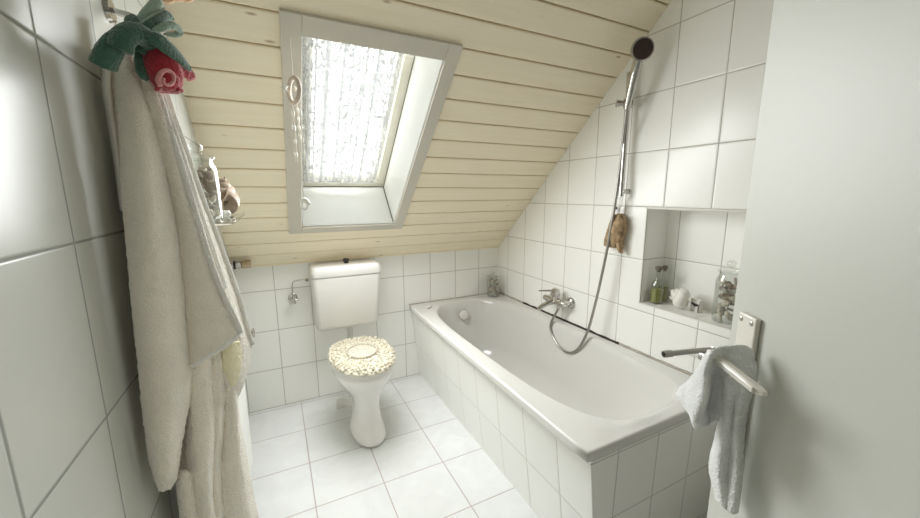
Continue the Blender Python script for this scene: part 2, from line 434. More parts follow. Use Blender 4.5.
# skylight
win = empty('window_1', sl((IX0+IX1)/2, IS0, 0), 'roof skylight in the plank ceiling', None, None, 'structure')
OX0, OX1, OS0, OS1 = .410, 1.040, .315, 1.436
m = MB()
def casing(x0, x1, s0, s1): m.hexa([sl(x0,s0,-.016),sl(x1,s0,-.016),sl(x1,s1,-.016),sl(x0,s1,-.016)], [sl(x0,s0,.002),sl(x1,s0,.002),sl(x1,s1,.002),sl(x0,s1,.002)])
casing(OX0, IX0, OS0, OS1); casing(IX1, OX1, OS0, OS1); casing(IX0, IX1, OS0, IS0); casing(IX0, IX1, IS1, OS1)
m.build('casing', M_casing, win, bevel=.0025)
m = MB(); RD = .33
def wl(x0,x1,s0,s1,o0=-.004,o1=RD): m.hexa([sl(x0,s0,o0),sl(x1,s0,o0),sl(x1,s1,o0),sl(x0,s1,o0)], [sl(x0,s0,o1),sl(x1,s0,o1),sl(x1,s1,o1),sl(x0,s1,o1)])
t_ = .012
wl(IX0, IX0+t_*.3, IS0, IS1); wl(IX1-t_*.3, IX1, IS0, IS1); wl(IX0, IX1, IS0, IS0+t_*.3); wl(IX0, IX1, IS1-t_*.3, IS1)
m.build('reveal', M_reveal, win)
m = MB(); g3 = .0022
wl(IX1-.006-g3, IX1-.004, IS0+.0042, IS0+.0042+g3, 0, .285); wl(IX0+.004, IX0+.004+g3, IS0+.0042, IS0+.0042+g3, 0, .285)
wl(IX1-.005, IX1-.0038, IS0+.004, IS1, .279, .2845); wl(IX0+.004, IX1-.004, IS0+.0038, IS0+.005, .279, .2845)
m.build('seam', plain('dark_joint', (.10,.09,.075), .9), win)['label'] = 'thin dark joint of the skylight lining'
m = MB()
o0, o1 = .285, .34; fw = .05
wl(IX0+.004, IX0+fw, IS0, IS1, o0, o1); wl(IX1-fw, IX1-.004, IS0, IS1, o0, o1); wl(IX0+fw, IX1-fw, IS0, IS0+fw, o0, o1); wl(IX0+fw, IX1-fw, IS1-fw, IS1, o0, o1)
fw2 = .075; o0, o1 = .30, .335
wl(IX0+fw, IX0+fw2, IS0+fw, IS1-fw, o0, o1); wl(IX1-fw2, IX1-fw, IS0+fw, IS1-fw, o0, o1); wl(IX0+fw2, IX1-fw2, IS0+fw, IS0+fw2, o0, o1); wl(IX0+fw2, IX1-fw2, IS1-fw2, IS1-fw, o0, o1)
m.build('sash', M_sash, win, bevel=.002)
m = MB(); wl(IX0+fw2-.005, IX1-fw2+.005, IS0+fw2-.005, IS1-fw2+.005, .320, .324); m.build('glass_pane', M_pane, win)

# lace curtain stretched below the glass
cur = empty('lace_curtain', sl((IX0+IX1)/2, IS1-.03, .27), 'white patterned lace curtain stretched across the skylight', 'curtain')
m = MB(); rows = []
for i in range(46):
    s_ = IS0+.052 + (IS1-.04-IS0-.052)*i/45
    row = []
    for j in range(181):
        u = j/180; x = IX0+.012 + (IX1-.065-IX0-.012)*u
        w_ = .006*math.sin(u*PI*2*13 + .8*math.sin(u*9)) * (1 if i > 1 else .7) + .003*math.sin(u*71+i*.07)
        row.append(sl(x, s_ + (.004*math.sin(u*PI*2*26) if i == 0 else 0), .268 + w_))
    rows.append(row)
sheet(m, rows); m.build('lace_panel', M_lace, cur, ang=180)
for s_ in (IS0+.058, IS1-.045):
    MB().tube([sl(IX0+.006, s_, .262), sl(IX1-.05, s_, .262)], .0035, 8).build('curtain_rod', M_whitepaint, cur)

# door, seen from inside, opened towards the camera
AD = math.radians(33); DD = Vector((math.sin(AD), math.cos(AD), 0)); DN = Vector((math.cos(AD), -math.sin(AD), 0))
DNV = -DN     # towards the room
DC = 1.9828   # DN . p on the visible face
Q = on(742, 352, DN, DC); ED = on(728, 348, DN, DC)
def dp(s, z, o=0.0):        # along the door from Q, height, out from the visible face
    return Vector((Q.x, Q.y, 0)) + DD*s + DNV*o + Vector((0,0,z))
es = DD.dot(ED - Q)
door = empty('door_1', dp(es-.73, 0.0), 'off-white flush door standing open at the right', None, None, 'structure')
m = MB(); a = [dp(es-.73,.008,0),dp(es,.008,0),dp(es,2.02,0),dp(es-.73,2.02,0)]; b = [dp(es-.73,.008,-.04),dp(es,.008,-.04),dp(es,2.02,-.04),dp(es-.73,2.02,-.04)]
m.hexa(a, b); m.build('door_leaf', M_paint, door, bevel=.003)
ps0, ps1 = -.0335, .0072
m = MB(); pz0, pz1 = .822, 1.135
m.hexa([dp(ps0,pz0,0),dp(ps1,pz0,0),dp(ps1,pz1,0),dp(ps0,pz1,0)], [dp(ps0,pz0,.008),dp(ps1,pz0,.008),dp(ps1,pz1,.008),dp(ps0,pz1,.008)])
plate = m.build('handle_plate', M_alu, door, bevel=.003, seg=3)
for s_, z_ in ((ps1-.008, pz1-.010), (ps0+.009, pz1-.010), (ps1-.008, pz0+.010), (ps0+.009, pz0+.010)):
    MB().lathe([(.0035,0),(.0035,.001),(.002,.0016)], dp(s_, z_, .0078), DNV, 14).build('screw', M_steel, plate)
lz = 1.0720
m = MB()
path = [dp(-.013,lz,.006), dp(-.013,lz,.03), dp(-.015,lz,.043), dp(-.024,lz,.0525)]
m.tube(path, .0085, 14)
pts = [(-.014,.053),(-.045,.0545),(-.085,.0555),(-.122,.056),(-.134,.0535)]
rings = []
for i, (s_, o_) in enumerate(pts):
    hh = (.0072,.0072,.0070,.0066,.0035)[i]; ww = (.008,.0075,.007,.007,.004)[i]
    rings.append([dp(s_, lz+hh*.86*math.copysign(abs(math.sin(2*PI*j/24))**.45, math.sin(2*PI*j/24)), o_ + ww*.86*math.copysign(abs(math.cos(2*PI*j/24))**.45, math.cos(2*PI*j/24))) for j in range(24)])
m.loft(rings)
lever = m.build('lever', M_alu, door)
m = MB()
m.hexa([dp(-.126,lz+.0045,.0615),dp(-.030,lz+.0045,.0602),dp(-.030,lz-.0035,.0602),dp(-.126,lz-.0035,.0615)], [dp(-.126,lz+.0045,.0640),dp(-.030,lz+.0045,.0627),dp(-.030,lz-.0035,.0627),dp(-.126,lz-.0035,.0640)])
m.build('lever_inlay', M_aluedge, lever, bevel=.001)
# the same handle's far side
MB().tube([dp(-.013,lz,-.04), dp(-.013,lz,-.085), dp(-.03,lz,-.092), dp(-.14,lz,-.092)], .008, 12).build('lever', M_alu, door)

# ================================================================== BATH
tub = empty('bathtub', (1.5, -.85, 0), 'warm grey built-in bathtub with white tiled apron along the right wall', 'bathtub')
RZ = .545; Y1, Y0 = -1.702, -.003
def rimx(y): return 1.148 - .020*(y/-1.7)
cx, cy = 1.527, -.868
def loop(z, x0, x1, y0, y1, p, n=72, tl=0):
    pts = []
    for i in range(n):
        a = 2*PI*i/n; c, s_ = math.cos(a), math.sin(a)
        x = math.copysign(abs(c)**(2/p), c); y = math.copysign(abs(s_)**(2/p), s_)
        pts.append(Vector(((x0+x1)/2 + (x1-x0)/2*x, (y0+y1)/2 + (y1-y0)/2*y, z)))
    return pts
def outer(z, inset=0.0, n=160):
    pts = []
    x1 = W-.002-inset; ya, yb = Y1+inset, Y0-inset
    for i in range(n):
        a = 2*PI*i/n; c, s_ = math.cos(a), math.sin(a)
        # square direction mapped to the rim rectangle, corner radius about 15 mm
        k = 1/max(abs(c), abs(s_)); px, py = c*k, s_*k
        yy = (ya+yb)/2 + (yb-ya)/2*py; x0 = rimx(yy)+inset
        p = Vector(((x0+x1)/2 + (x1-x0)/2*px, yy, z))
        rr = .016
        for cxx, sgx in ((x0+rr, -1), (x1-rr, 1)):
            for cyy, sgy in ((ya+rr, -1), (yb-rr, 1)):
                dx, dy = (p.x-cxx)*sgx, (p.y-cyy)*sgy
                if dx > 0 and dy > 0:
                    q = math.hypot(dx, dy); p.x = cxx + sgx*dx/q*rr; p.y = cyy + sgy*dy/q*rr
        pts.append(p)
    return pts
def sq_loop(z, x0, x1, y0, y1, p, n=160):
    """superellipse sampled along the same square directions as the rim"""
    pts = []
    for i in range(n):
        a = 2*PI*i/n; c, s_ = math.cos(a), math.sin(a)
        k = 1/max(abs(c), abs(s_)); px, py = c*k, s_*k
        q = (abs(px)**p + abs(py)**p)**(-1/p)
        pts.append(Vector(((x0+x1)/2 + (x1-x0)/2*px*q, (y0+y1)/2 + (y1-y0)/2*py*q, z)))
    return pts
m = MB()
IXa, IXb, IYa, IYb = 1.222, 1.832, -1.640, -.085
rings = [outer(.508, .005), outer(.510, .001), outer(.514, 0), outer(.538, 0), outer(.542, .0015), outer(.5445, .005), outer(.5452, .010)]
loop = sq_loop
o_, i_ = outer(.5450, .014), loop(.5450, IXa-.016, IXb+.016, IYa-.016, IYb+.016, 3.6)
rings += [o_, [p.lerp(q, .5) for p, q in zip(o_, i_)], i_]
for dz, ins, pp in ((.5436, -.009, 3.6), (.5400, -.003, 3.6), (.533, .003, 3.5)):
    rings.append(loop(dz, IXa+ins, IXb-ins, IYa+ins, IYb-ins, pp))
for f_ in (.06,.12,.18,.25,.32,.4,.48,.55,.62,.7,.76,.82,.87,.91,.945,.97,.988,1.0):
    z = .533 - (.533-.13)*f_
    e_ = f_**1.0 if f_ < .8 else f_
    sx = .004+.075*f_ + (.045*max(0, (f_-.75)/.25)**2); yb_ = .004+.10*f_ + (.06*max(0,(f_-.75)/.25)**2); ya_ = .004+.33*f_**1.15 + (.07*max(0,(f_-.75)/.25)**2)
    rings.append(loop(z, IXa+sx, IXb-sx, IYa+ya_, IYb-yb_, 3.4-.5*f_))
last = rings[-1]; c0 = sum(last, Vector())/len(last)
rings.append([p.lerp(c0, .5) + Vector((0,0,-.006)) for p in last]); rings.append([p.lerp(c0, .97) + Vector((0,0,-.008)) for p in last])
m.loft(rings, False, True); m.build('basin', M_enamel, tub, ang=180)
# tiled apron, leaning inwards towards the foot
m = MB(); ax0, ax1, az = 1.168, 1.222, .509
m.hexa([(ax1,Y1+.022,0),(ax1,-.002,0),(ax0,-.002,az),(ax0-.012,Y1+.012,az)], [(ax1+.05,Y1+.07,0),(ax1+.05,-.002,0),(ax0+.05,-.002,az),(ax0+.05,Y1+.07,az)])
ap = m.build('tiled_apron', M_apron, tub); ap['label'] = 'long white tiled bath front'
m = MB()
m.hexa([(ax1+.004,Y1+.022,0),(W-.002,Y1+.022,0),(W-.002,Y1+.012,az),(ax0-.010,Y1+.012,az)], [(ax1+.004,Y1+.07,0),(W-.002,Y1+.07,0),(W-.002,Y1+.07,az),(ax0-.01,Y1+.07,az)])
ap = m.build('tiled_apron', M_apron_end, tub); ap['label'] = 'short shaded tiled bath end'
# sealant along the wall: grey, black with mould in the middle
m = MB()
def strip(ya, yb, w_, mi):
    m.loft([[Vector((W-w_*(.8+.5*abs(noise.noise(Vector((y*14,0,mi))))), y, RZ-.002)), Vector((W-.001, y, RZ-.002)), Vector((W-.001, y, RZ+.009+.004*noise.noise(Vector((y*20,5,0)))))] for y in [ya+(yb-ya)*i/60 for i in range(61)]], True, True, mi)
strip(-.02,-.34,.010,1); strip(-.34,-1.17,.013,0); strip(-1.17,-1.69,.008,1)
m.build('sealant_joint', [M_mold, M_oldseal], tub, ang=180)['label'] = 'black mouldy sealant along the wall'
MB().tube([(1.15,-.004,.546),(W-.01,-.004,.546)], .004, 8).build('sealant_joint', M_oldseal, tub)
oc = Vector((1.52,-.135,.452)); oa = Vector((0,-1,.22)).normalized()
ov = MB().lathe([(.036,-.004),(.036,.003),(.033,.008),(.02,.0105),(.001,.011)], oc, oa, 30).build('overflow_cover', M_plastic, tub)
MB().lathe([(.0375,-.004),(.0395,.001),(.0375,.004)], oc, oa, 30).build('chrome_ring', M_chrome, ov)
MB().lathe([(.032,0),(.032,.003),(.026,.005),(.001,.004)], (1.527,-.34,.122), (0,0,1), 26).build('drain', M_chrome, tub)

# small clear stopper on the rim corner
cl = onZ(429, 307.5, .548)
so = MB().ell(cl+Vector((0,0,.004)), (.024,.013,.007), Matrix.Rotation(.5,3,'Z'), 16, 8, bumpy=.3)
tag(so.build('soap', plain('worn_soap', (.74,.72,.66), .3), origin=cl), 'sliver of pale soap on the back corner of the bath rim', 'soap')

# bath mixer
mz = .672
mix = empty('bath_mixer', (W, -.735, mz), 'chrome lever bath mixer on the tiled wall above the tub', 'tap')
for yy in (-.812, -.658):
    MB().lathe([(.001,.0),(.034,0),(.034,.006),(.026,.016),(.017,.019)], (W-.0005,yy,mz), (-1,0,0), 28).build('wall_flange', M_chrome, mix)
m = MB()
for yy in (-.812, -.658): m.tube([(W-.012,yy,mz),(W-.055,yy,mz+.002),(W-.062,yy*.9+.1*-.735,mz+.002)], .015, 14)
m.tube([(W-.062,-.825,mz+.002),(W-.062,-.80,mz+.002),(W-.062,-.67,mz+.002),(W-.062,-.645,mz+.002)], [.017,.022,.022,.017], 20)
m.tube([(W-.062,-.745,mz),(W-.062,-.745,mz+.04)], [.026,.024], 20)
m.build('mixer_body', M_chrome, mix)
m = MB(); m.tube([(W-.062,-.745,mz+.038),(W-.065,-.745,mz+.052),(W-.069,-.745,mz+.072),(W-.071,-.745,mz+.082)], [.025,.027,.025,.012], 20)
m.tube([(W-.075,-.742,mz+.07),(W-.115,-.715,mz+.066),(W-.15,-.69,mz+.064)], [.007,.0055,.005], 10); m.build('lever', M_chrome, mix)
m = MB(); m.tube([(W-.075,-.735,mz),(W-.105,-.730,mz-.008),(W-.15,-.722,mz-.026),(W-.172,-.720,mz-.042)], [.019,.015,.0135,.0135], 16); m.build('spout', M_chrome, mix)
MB().tube([(W-.062,-.775,mz-.018),(W-.066,-.775,mz-.04)], [.011,.010], 12).build('hose_outlet', M_chrome, mix)
MB().tube([(W-.115,-.728,mz+.004),(W-.115,-.728,mz+.022)], [.006,.008], 12).build('diverter_knob', M_chrome, mix)

# shower rail, hand shower, hose
RY, RX = -1.152, W-.045
hb = onX(627, 108, W-.088)
hdir = (onX(638, 62, W-.105) - hb).normalized()
rail = empty('shower_rail', (W, RY, 1.60), 'chrome shower rail fixed to the tiled wall', 'rail')
MB().tube([(RX,RY,1.302),(RX,RY,1.86)], .0115, 16).build('rail_tube', M_chrome, rail)
for z_ in (1.325, 1.845):
    MB().tube([(W-.0005,RY,z_),(W-.006,RY,z_),(W-.012,RY,z_),(RX-.004,RY,z_)], [.013,.013,.010,.012], 16).build('wall_bracket', M_chrome, rail)
m = MB().tube([(RX,RY,1.705),(RX,RY,1.745)], .019, 18); m.tube([(RX-.008,RY-.002,1.722), hb+hdir*.03], [.015,.020], 16)
slid = m.build('slider', M_chrome, rail)
MB().tube([(RX-.008,RY+.012,1.728),(RX-.036,RY+.034,1.728)], [.012,.0175], 16).build('slider_knob', M_chrome, slid)
hs = empty('hand_shower', hb, 'chrome hand shower with dark brown spray face in the rail holder', 'shower head')
m = MB(); m.tube([hb+hdir*t for t in (-.005,.02,.06,.12,.175,.20)], [.0115,.015,.019,.0215,.022,.019], 18)
m.build('handle', M_chrome, hs)
hc = hb + hdir*.228 + Vector((0,-.006,0)); ha = Vector((-.55,-.78,-.18)).normalized()
hd = MB().lathe([(.012,-.028),(.034,-.022),(.045,-.008),(.0475,.004),(.045,.011),(.038,.0125)], hc, ha, 32).build('head', M_chrome, hs)
MB().lathe([(.0405,.0115),(.0395,.0145),(.001,.0165)], hc, ha, 32).build('spray_face', M_showerface, hd)
hp = [hb+Vector((0,0,-.004)), hb+Vector((.004,.006,-.04)), onX(622.2,148,W-.052), onX(617,190,W-.06), onX(611.5,225,W-.065), onX(604,265,W-.07), onX(595,305,W-.075),
      onX(587,333,W-.085), onX(577,350,W-.092), onX(566,352,W-.095), onX(556,342,W-.09), onX(550.5,326,W-.08), Vector((W-.066,-.775,mz-.039))]
tag(MB().tube(catmull(hp, 10), .0072, 10).build('shower_hose', M_steel, origin=hb), 'grey metal shower hose looping down to the bath mixer', 'hose')

# brown net sponge hung under the rail
sg = empty('bath_sponge', (W-.035, -1.13, 1.29), 'brown net sponge hanging from the foot of the shower rail', 'sponge')
m = MB()
rows = [(1.222,-1.140,.016),(1.20,-1.136,.036),(1.17,-1.136,.050),(1.135,-1.130,.054),(1.10,-1.120,.054),(1.068,-1.112,.052),(1.045,-1.104,.034)]
rings = []
for i, (z_, yy, r_) in enumerate(rows):
    ring = []
    for j in range(26):
        a = 2*PI*j/26; k = 1 + .22*noise.noise(Vector((math.cos(a)*1.7, math.sin(a)*1.7, z_*38)))
        ring.append(Vector((W-.034 + .62*r_*k*math.cos(a), yy + r_*k*math.sin(a), z_ + .006*noise.noise(Vector((j*.9,i,3))))))
    rings.append(ring)
m.loft(rings)
m.tube([(W-.034,-1.150,1.09),(W-.036,-1.162,1.050),(W-.036,-1.168,1.022)], [.022,.017,.006], 12)
m.build('sponge_net', M_loofah, sg, ang=180, sub=1, disp=.022, dscale=75)
MB().tube(catmull([(RX,-1.150,1.315),(W-.03,-1.135,1.28),(W-.033,-1.138,1.222),(W-.033,-1.150,1.275),(RX,-1.158,1.315)], 6), .0018, 6).build('cord', M_strap, sg)
MB().box((W-.036,-1.141,1.222),(W-.033,-1.124,1.258)).build('tag', M_strap, sg, bevel=.001)
MB().ell((W-.04,-1.122,1.245), (.006,.006,.007), None, 12, 8).build('toggle', M_dark, sg)

# ------------------------------------------------------------------ jars of shells
def shell_mesh(kind):
    m = MB()
    if kind == 0:     # scallop-like half shell
        rings = []
        for i in range(7):
            r = (i/6)**.8
            rings.append([Vector((r*math.cos(a)*(1+.05*math.cos(9*a)), .85*r*math.sin(a)*(1+.05*math.cos(9*a)), .42*(1-r*r)+.03*math.cos(9*a)*r)) for a in [2*PI*j/36 for j in range(36)]])
        m.loft(rings, True, True)
    elif kind == 1:   # small whelk
        pts = []; rad = []
        for i in range(46):
            t = i/45; a = t*PI*6.2
            R = .42*(1-t)**1.1
            pts.append((R*math.cos(a)*.75, R*math.sin(a)*.75, -.65+1.55*t)); rad.append(.46*(1-t)**.85+.03)
        m.tube(pts, rad, 12)
    else:             # pebble-like cockle
        m.ell((0,0,0), (.9,.72,.6), None, 16, 10, bumpy=.3, seed=kind)
    me = m.build('seashell', M_shell_a, ang=50)
    return me
SH = []
for kd in range(3):
    for mt in (M_shell_a, M_shell_b, M_shell_c, M_shell_w):
        o = shell_mesh(kd); o.data.materials[0] = mt; SH.append(o)
def fill(center, rad, z0, z1, r0, r1, count, label, group, pool, seed):
    rnd = random.Random(seed); placed = []; c = Vector(center)
    for _ in range(count):
        r = rnd.uniform(r0, r1); best = None
        for _k in range(60):
            q = rnd.random()**.5*(rad-r*1.02); a = rnd.uniform(0, 2*PI)
            x, y = q*math.cos(a), q*math.sin(a); z = z0 + r*.8
            for (px, py, pz, pr) in placed:
                d2 = (px-x)**2 + (py-y)**2; rr = (r+pr)*.74
                if d2 < rr*rr: z = max(z, pz + math.sqrt(rr*rr-d2))
            if best is None or z < best[2]: best = (x, y, z)
        x, y, z = best
        if z + r*.8 > z1: continue
        placed.append((x, y, z, r))
        src = SH[rnd.choice(pool)]
        o = src.copy(); COL.objects.link(o)
        o.name = 'seashell'
        o.location = c + Vector((x, y, z)); o.scale = (r*.92,)*3
        o.rotation_euler = (rnd.uniform(0,6), rnd.uniform(0,6), rnd.uniform(0,6))
        tag(o, label, 'seashell', group)
def jar(name, base, R, H, lid_h, label, neck=.78, knob=.018, boxy=False, dome=True):
    b = Vector(base); o = empty(name, b, label, 'jar')
    t = .0028
    outp = [(.001,0),(R*.92,0),(R,R*.10),(R,H*.80),(R*.97,H*.86),(R*neck,H*.95),(R*neck,H)]
    inp = [(R*neck-t,H),(R*neck-t,H*.95),(R*.97-t,H*.86),(R-t,H*.80),(R-t,R*.12+t),(R*.9,t*1.6),(.001,t*1.6)]
    MB().lathe(outp+inp, b, (0,0,1), 40, cap=False).build('jar_body', M_glass, o, ang=30)
    k = R*neck
    lid = MB().lathe([(.001,-.004),(k*.86,-.004),(k*.88,.0015),(k*1.12,.0015),(k*1.16,.006),(k*1.10,lid_h*.45),(k*.7,lid_h*.75),(k*.2,lid_h*.9),(.004,lid_h*.95)], b+Vector((0,0,H)), (0,0,1), 36, cap=False).build('lid', M_glass, o, ang=40)
    MB().ell(b+Vector((0,0,H+lid_h*.95+knob*.8)), (knob,knob,knob*.9), None, 18, 12).build('knob', M_glass, lid)
    return o
# corner of the tub
jb = Vector((W-.095, -.085, .5462))
jar('glass_jar', jb, .048, .150, .020, 'small lidded glass jar of shells in the back corner of the bath', .85, .012)
fill(jb, .0445, .006, .138, .0125, .0185, 60, 'pale seashell inside the glass jar on the bath corner', 'shells in the jar on the bath corner', [0,1,2,5,6,8,9,10,2,4], 3)
# niche
NB = NZ0+.0008
jb = Vector((W+.066, -1.612, NB))
jar('glass_jar', jb, .047, .205, .022, 'tall stoppered glass jar of shells at the door end of the wall niche', .80, .017)
fill(jb, .0435, .006, .188, .0155, .0215, 60, 'beige seashell inside the tall jar in the wall niche', 'shells in the niche jar', [0,0,4,8,6,2,10,4,8,5,1], 5)
# glass shelf
SZ = 1.245
jb = Vector((XL+.054, -1.10, SZ+.0005))
jar('glass_jar', jb, .048, .172, .020, 'wide glass jar of shells with round glass knob on the left wall shelf', .82, .018)
fill(jb, .0445, .006, .158, .0145, .020, 70, 'brownish seashell inside the jar on the left wall shelf', 'shells in the shelf jar', [1,5,9,1,2,6,4,8,5], 9)
for o in SH: bpy.data.objects.remove(o)

# niche things
def bottle(p, label, h=.165, r=.021):
    p = Vector(p); o = empty('oil_bottle', p, label, 'bottle', None)
    prof = [(.001,0),(r*.95,0),(r,.004),(r,h*.42),(r*.86,h*.55),(r*.42,h*.68),(r*.38,h*.9),(r*.46,h*.905),(r*.46,h*.93),(r*.36,h*.93),(r*.30,h*.68),(r*.8,h*.55),(r*.93,h*.42),(r*.93,.005),(.001,.005)]
    MB().lathe(prof, p, (0,0,1), 26, cap=False).build('bottle_glass', M_glass, o, ang=30)
    MB().lathe([(r*.9,.0055),(r*.91,h*.38),(r*.88,h*.40),(.001,h*.40)], p, (0,0,1), 22).build('oil', M_oil, o)
    MB().lathe([(r*.34,h*.86),(r*.36,h*.93),(r*.55,h*.932),(r*.55,h*1.0),(r*.4,h*1.015)], p, (0,0,1), 18).build('stopper', plain('dark_cork', (.17,.14,.11), .8), o)
    return o
bottle((W+.055, -1.312, NB), 'left of two green oil bottles in the niche corner, nearer the bath', .176, .028)
bottle((W+.118, -1.300, NB), 'right of two green oil bottles, deeper in the niche corner', .172, .022)
# white conch shell in the niche
def conch(name, base, size, heading, label, mat, lipmat, tilt=0.0):
    b = Vector(base); o = empty(name, b, label, 'seashell')
    rot = Matrix.Rotation(heading, 3, 'Z') @ Matrix.Rotation(PI/2-tilt, 3, 'Y')
    pts = []; rad = []
    for i in range(90):
        t = i/89; a = t*PI*7
        R = .33*(1-t)**1.25
        pts.append(Vector((R*math.cos(a), R*math.sin(a), -.38 + .98*t**.8))); rad.append((.40*(1-t)**1.05+.015)*(1+.16*max(0, math.cos(a*2.5))*(1-t)))
    pts = [rot@p for p in pts]
    zmin = min(p.z - r for p, r in zip(pts, rad))
    P = [b + (p - Vector((0,0,zmin)))*size for p in pts]
    body = MB().tube(P, [r*size for r in rad], 18).build('shell_whorl', mat, o, ang=180)
    q = lambda v: b + (rot@Vector(v) - Vector((0,0,zmin)))*size
    m = MB()
    # siphon and flared lip
    m.tube([q((.15,-.05,-.30)), q((.10,-.10,-.55)), q((.02,-.12,-.80))], [.28*size,.17*size,.05*size], 16)
    m.build('siphon', mat, o, ang=180)
    rows = []
    for i in range(9):
        t = i/8; z = .25 - .95*t
        w_ = .10 + .42*math.sin(PI*min(1, t*.9+.1))
        rows.append([q((.38 + w_*f_*.55, -.15 - .62*w_*f_ + .05*math.sin(i), z + .1*f_)) for f_ in (0, .33, .66, 1.0)])
    m = MB(); sheet(m, grid_smooth(rows, 3, 2)); m.build('lip', lipmat, o, ang=180, solid=.05*size)
    return o
conch('conch_shell', (W+.062, -1.412, NB), .066, 2.1, 'white conch shell beside the oil bottles in the wall niche', M_shell_w, M_shell_w, .5)
# small white plaque with dark figure
pb = Vector((W+.095, -1.478, NB)); po = empty('small_plaque', pb, 'small white upright tile with a dark bow-shaped mark in the niche', 'ornament')
pr = Matrix.Rotation(math.radians(-22), 3, 'Z')
m = MB(); c8 = [pr@Vector(p) + pb for p in ((-.009,-.027,0),(-.009,.027,0),(-.009,.027,.055),(-.009,-.027,.055),(.009,-.027,0),(.009,.027,0),(.009,.027,.055),(.009,-.027,.055))]
m.hexa(c8[:4], c8[4:]); m.build('tile_block', M_plastic, po, bevel=.002)
m = MB()
for sg_ in (-1, 1):
    m.ell(pr@Vector((-.0095, sg_*.011, .032)) + pb, (.0012,.011,.006), pr@Matrix.Rotation(sg_*.25,3,'X'), 12, 8)
m.ell(pr@Vector((-.0095, 0, .030)) + pb, (.0012,.007,.008), pr, 12, 8)
m.build('bow_mark', M_dark, po)
m = MB(); c8 = [pr@Vector(p) + pb for p in ((-.0096,-.0265,.001),(-.0096,-.019,.001),(-.0096,-.019,.030),(-.0096,-.0265,.044),(-.0085,-.0265,.001),(-.0085,-.019,.001),(-.0085,-.019,.030),(-.0085,-.0265,.044))]
m.hexa(c8[:4], c8[4:]); m.build('dark_corner', plain('dark_print', (.16,.13,.11), .5), po)

# basin mixer whose spout is swung out over the bath end
bz = .708
bmx = empty('basin_mixer', (W, -1.70, bz), 'chrome wall tap with long swivel spout behind the hanging towel', 'tap')
m = MB(); m.tube(catmull([(W-.055,-1.655,bz-.012),(W-.06,-1.652,bz+.005),(W-.09,-1.645,bz+.010),(W-.17,-1.615,bz+.007),(W-.245,-1.586,bz+.002)], 5), .0105, 14)
m.tube([(W-.232,-1.591,bz+.003),(W-.262,-1.580,bz+.002)], [.0135,.0135], 16); m.build('spout', M_steel, bmx)
MB().tube([(W-.2618,-1.5800,bz+.002),(W-.264,-1.5792,bz+.0018)], .009, 14).build('aerator', M_dark, bmx)
m = MB(); m.tube([(W-.055,-1.60,bz-.035),(W-.055,-1.78,bz-.035)], .021, 18); m.tube([(W-.055,-1.655,bz-.035),(W-.055,-1.655,bz-.008)], .015, 14)
for yy in (-1.62,-1.76): m.tube([(W-.001,yy,bz-.035),(W-.055,yy,bz-.035)], .014, 14)
m.build('mixer_body', M_chrome, bmx)
for yy in (-1.62,-1.76): MB().lathe([(.03,0),(.03,.006),(.02,.012)], (W+.001,yy,bz-.035), (-1,0,0), 24).build('wall_flange', M_chrome, bmx)
for yy, dy in ((-1.60, 1), (-1.78, -1)): MB().tube([(W-.055,yy,bz-.035),(W-.055,yy+dy*.035,bz-.035)], [.018,.021], 10).build('handle_knob', M_whitepaint, bmx)

# ================================================================== TOILET
TX = .722
wc = empty('toilet', (TX, -.42, 0), 'white floor-standing toilet under the skylight', 'toilet')
secs = [(0,-.33,-.665,.094),(.02,-.33,-.667,.095),(.05,-.34,-.657,.088),(.10,-.35,-.634,.072),(.16,-.35,-.618,.066),(.22,-.325,-.612,.072),(.27,-.28,-.622,.098),(.315,-.235,-.645,.138),(.355,-.22,-.672,.158),(.39,-.21,-.682,.167),(.403,-.213,-.680,.166)]
m = MB(); rings = [egg(TX, a, b, hw, z, 44, 2.25, .06) for z, a, b, hw in secs]
m.loft(catmull_r := rings, True, False)
rings = [egg(TX, -.213, -.680, .166, .403, 44, 2.25, .06), egg(TX, -.24, -.645, .14, .402, 44), egg(TX, -.26, -.62, .125, .36, 44), egg(TX, -.30, -.56, .08, .24, 44), egg(TX, -.36,-.46,.02,.20,44)]
m.loft(rings, False, True)
m.build('bowl', M_ceramic, wc, ang=180, sub=1, weld=True)
m = MB(); r0 = [egg(TX,-.205,-.692,.171,.404,44,2.25,.06), egg(TX,-.203,-.694,.173,.412,44,2.25,.06), egg(TX,-.205,-.692,.171,.420,44,2.25,.06), egg(TX,-.255,-.63,.13,.420,44), egg(TX,-.257,-.627,.128,.404,44)]
m.loft(r0+[r0[0]], False, False); m.build('seat', M_plastic, wc, ang=50)
m = MB(); m.loft([egg(TX,-.20,-.698,.174,.4215,44,2.25,.06), egg(TX,-.198,-.700,.176,.427,44,2.25,.06), egg(TX,-.198,-.700,.176,.434,44,2.25,.06), egg(TX,-.21,-.688,.166,.439,44,2.25,.06)])
lidp = m.build('lid', M_plastic, wc, ang=50)
for dx in (-.075,.075):
    MB().tube([(TX+dx-.02,-.198,.424),(TX+dx+.02,-.198,.424)], .010, 12).build('hinge', M_plastic, wc)
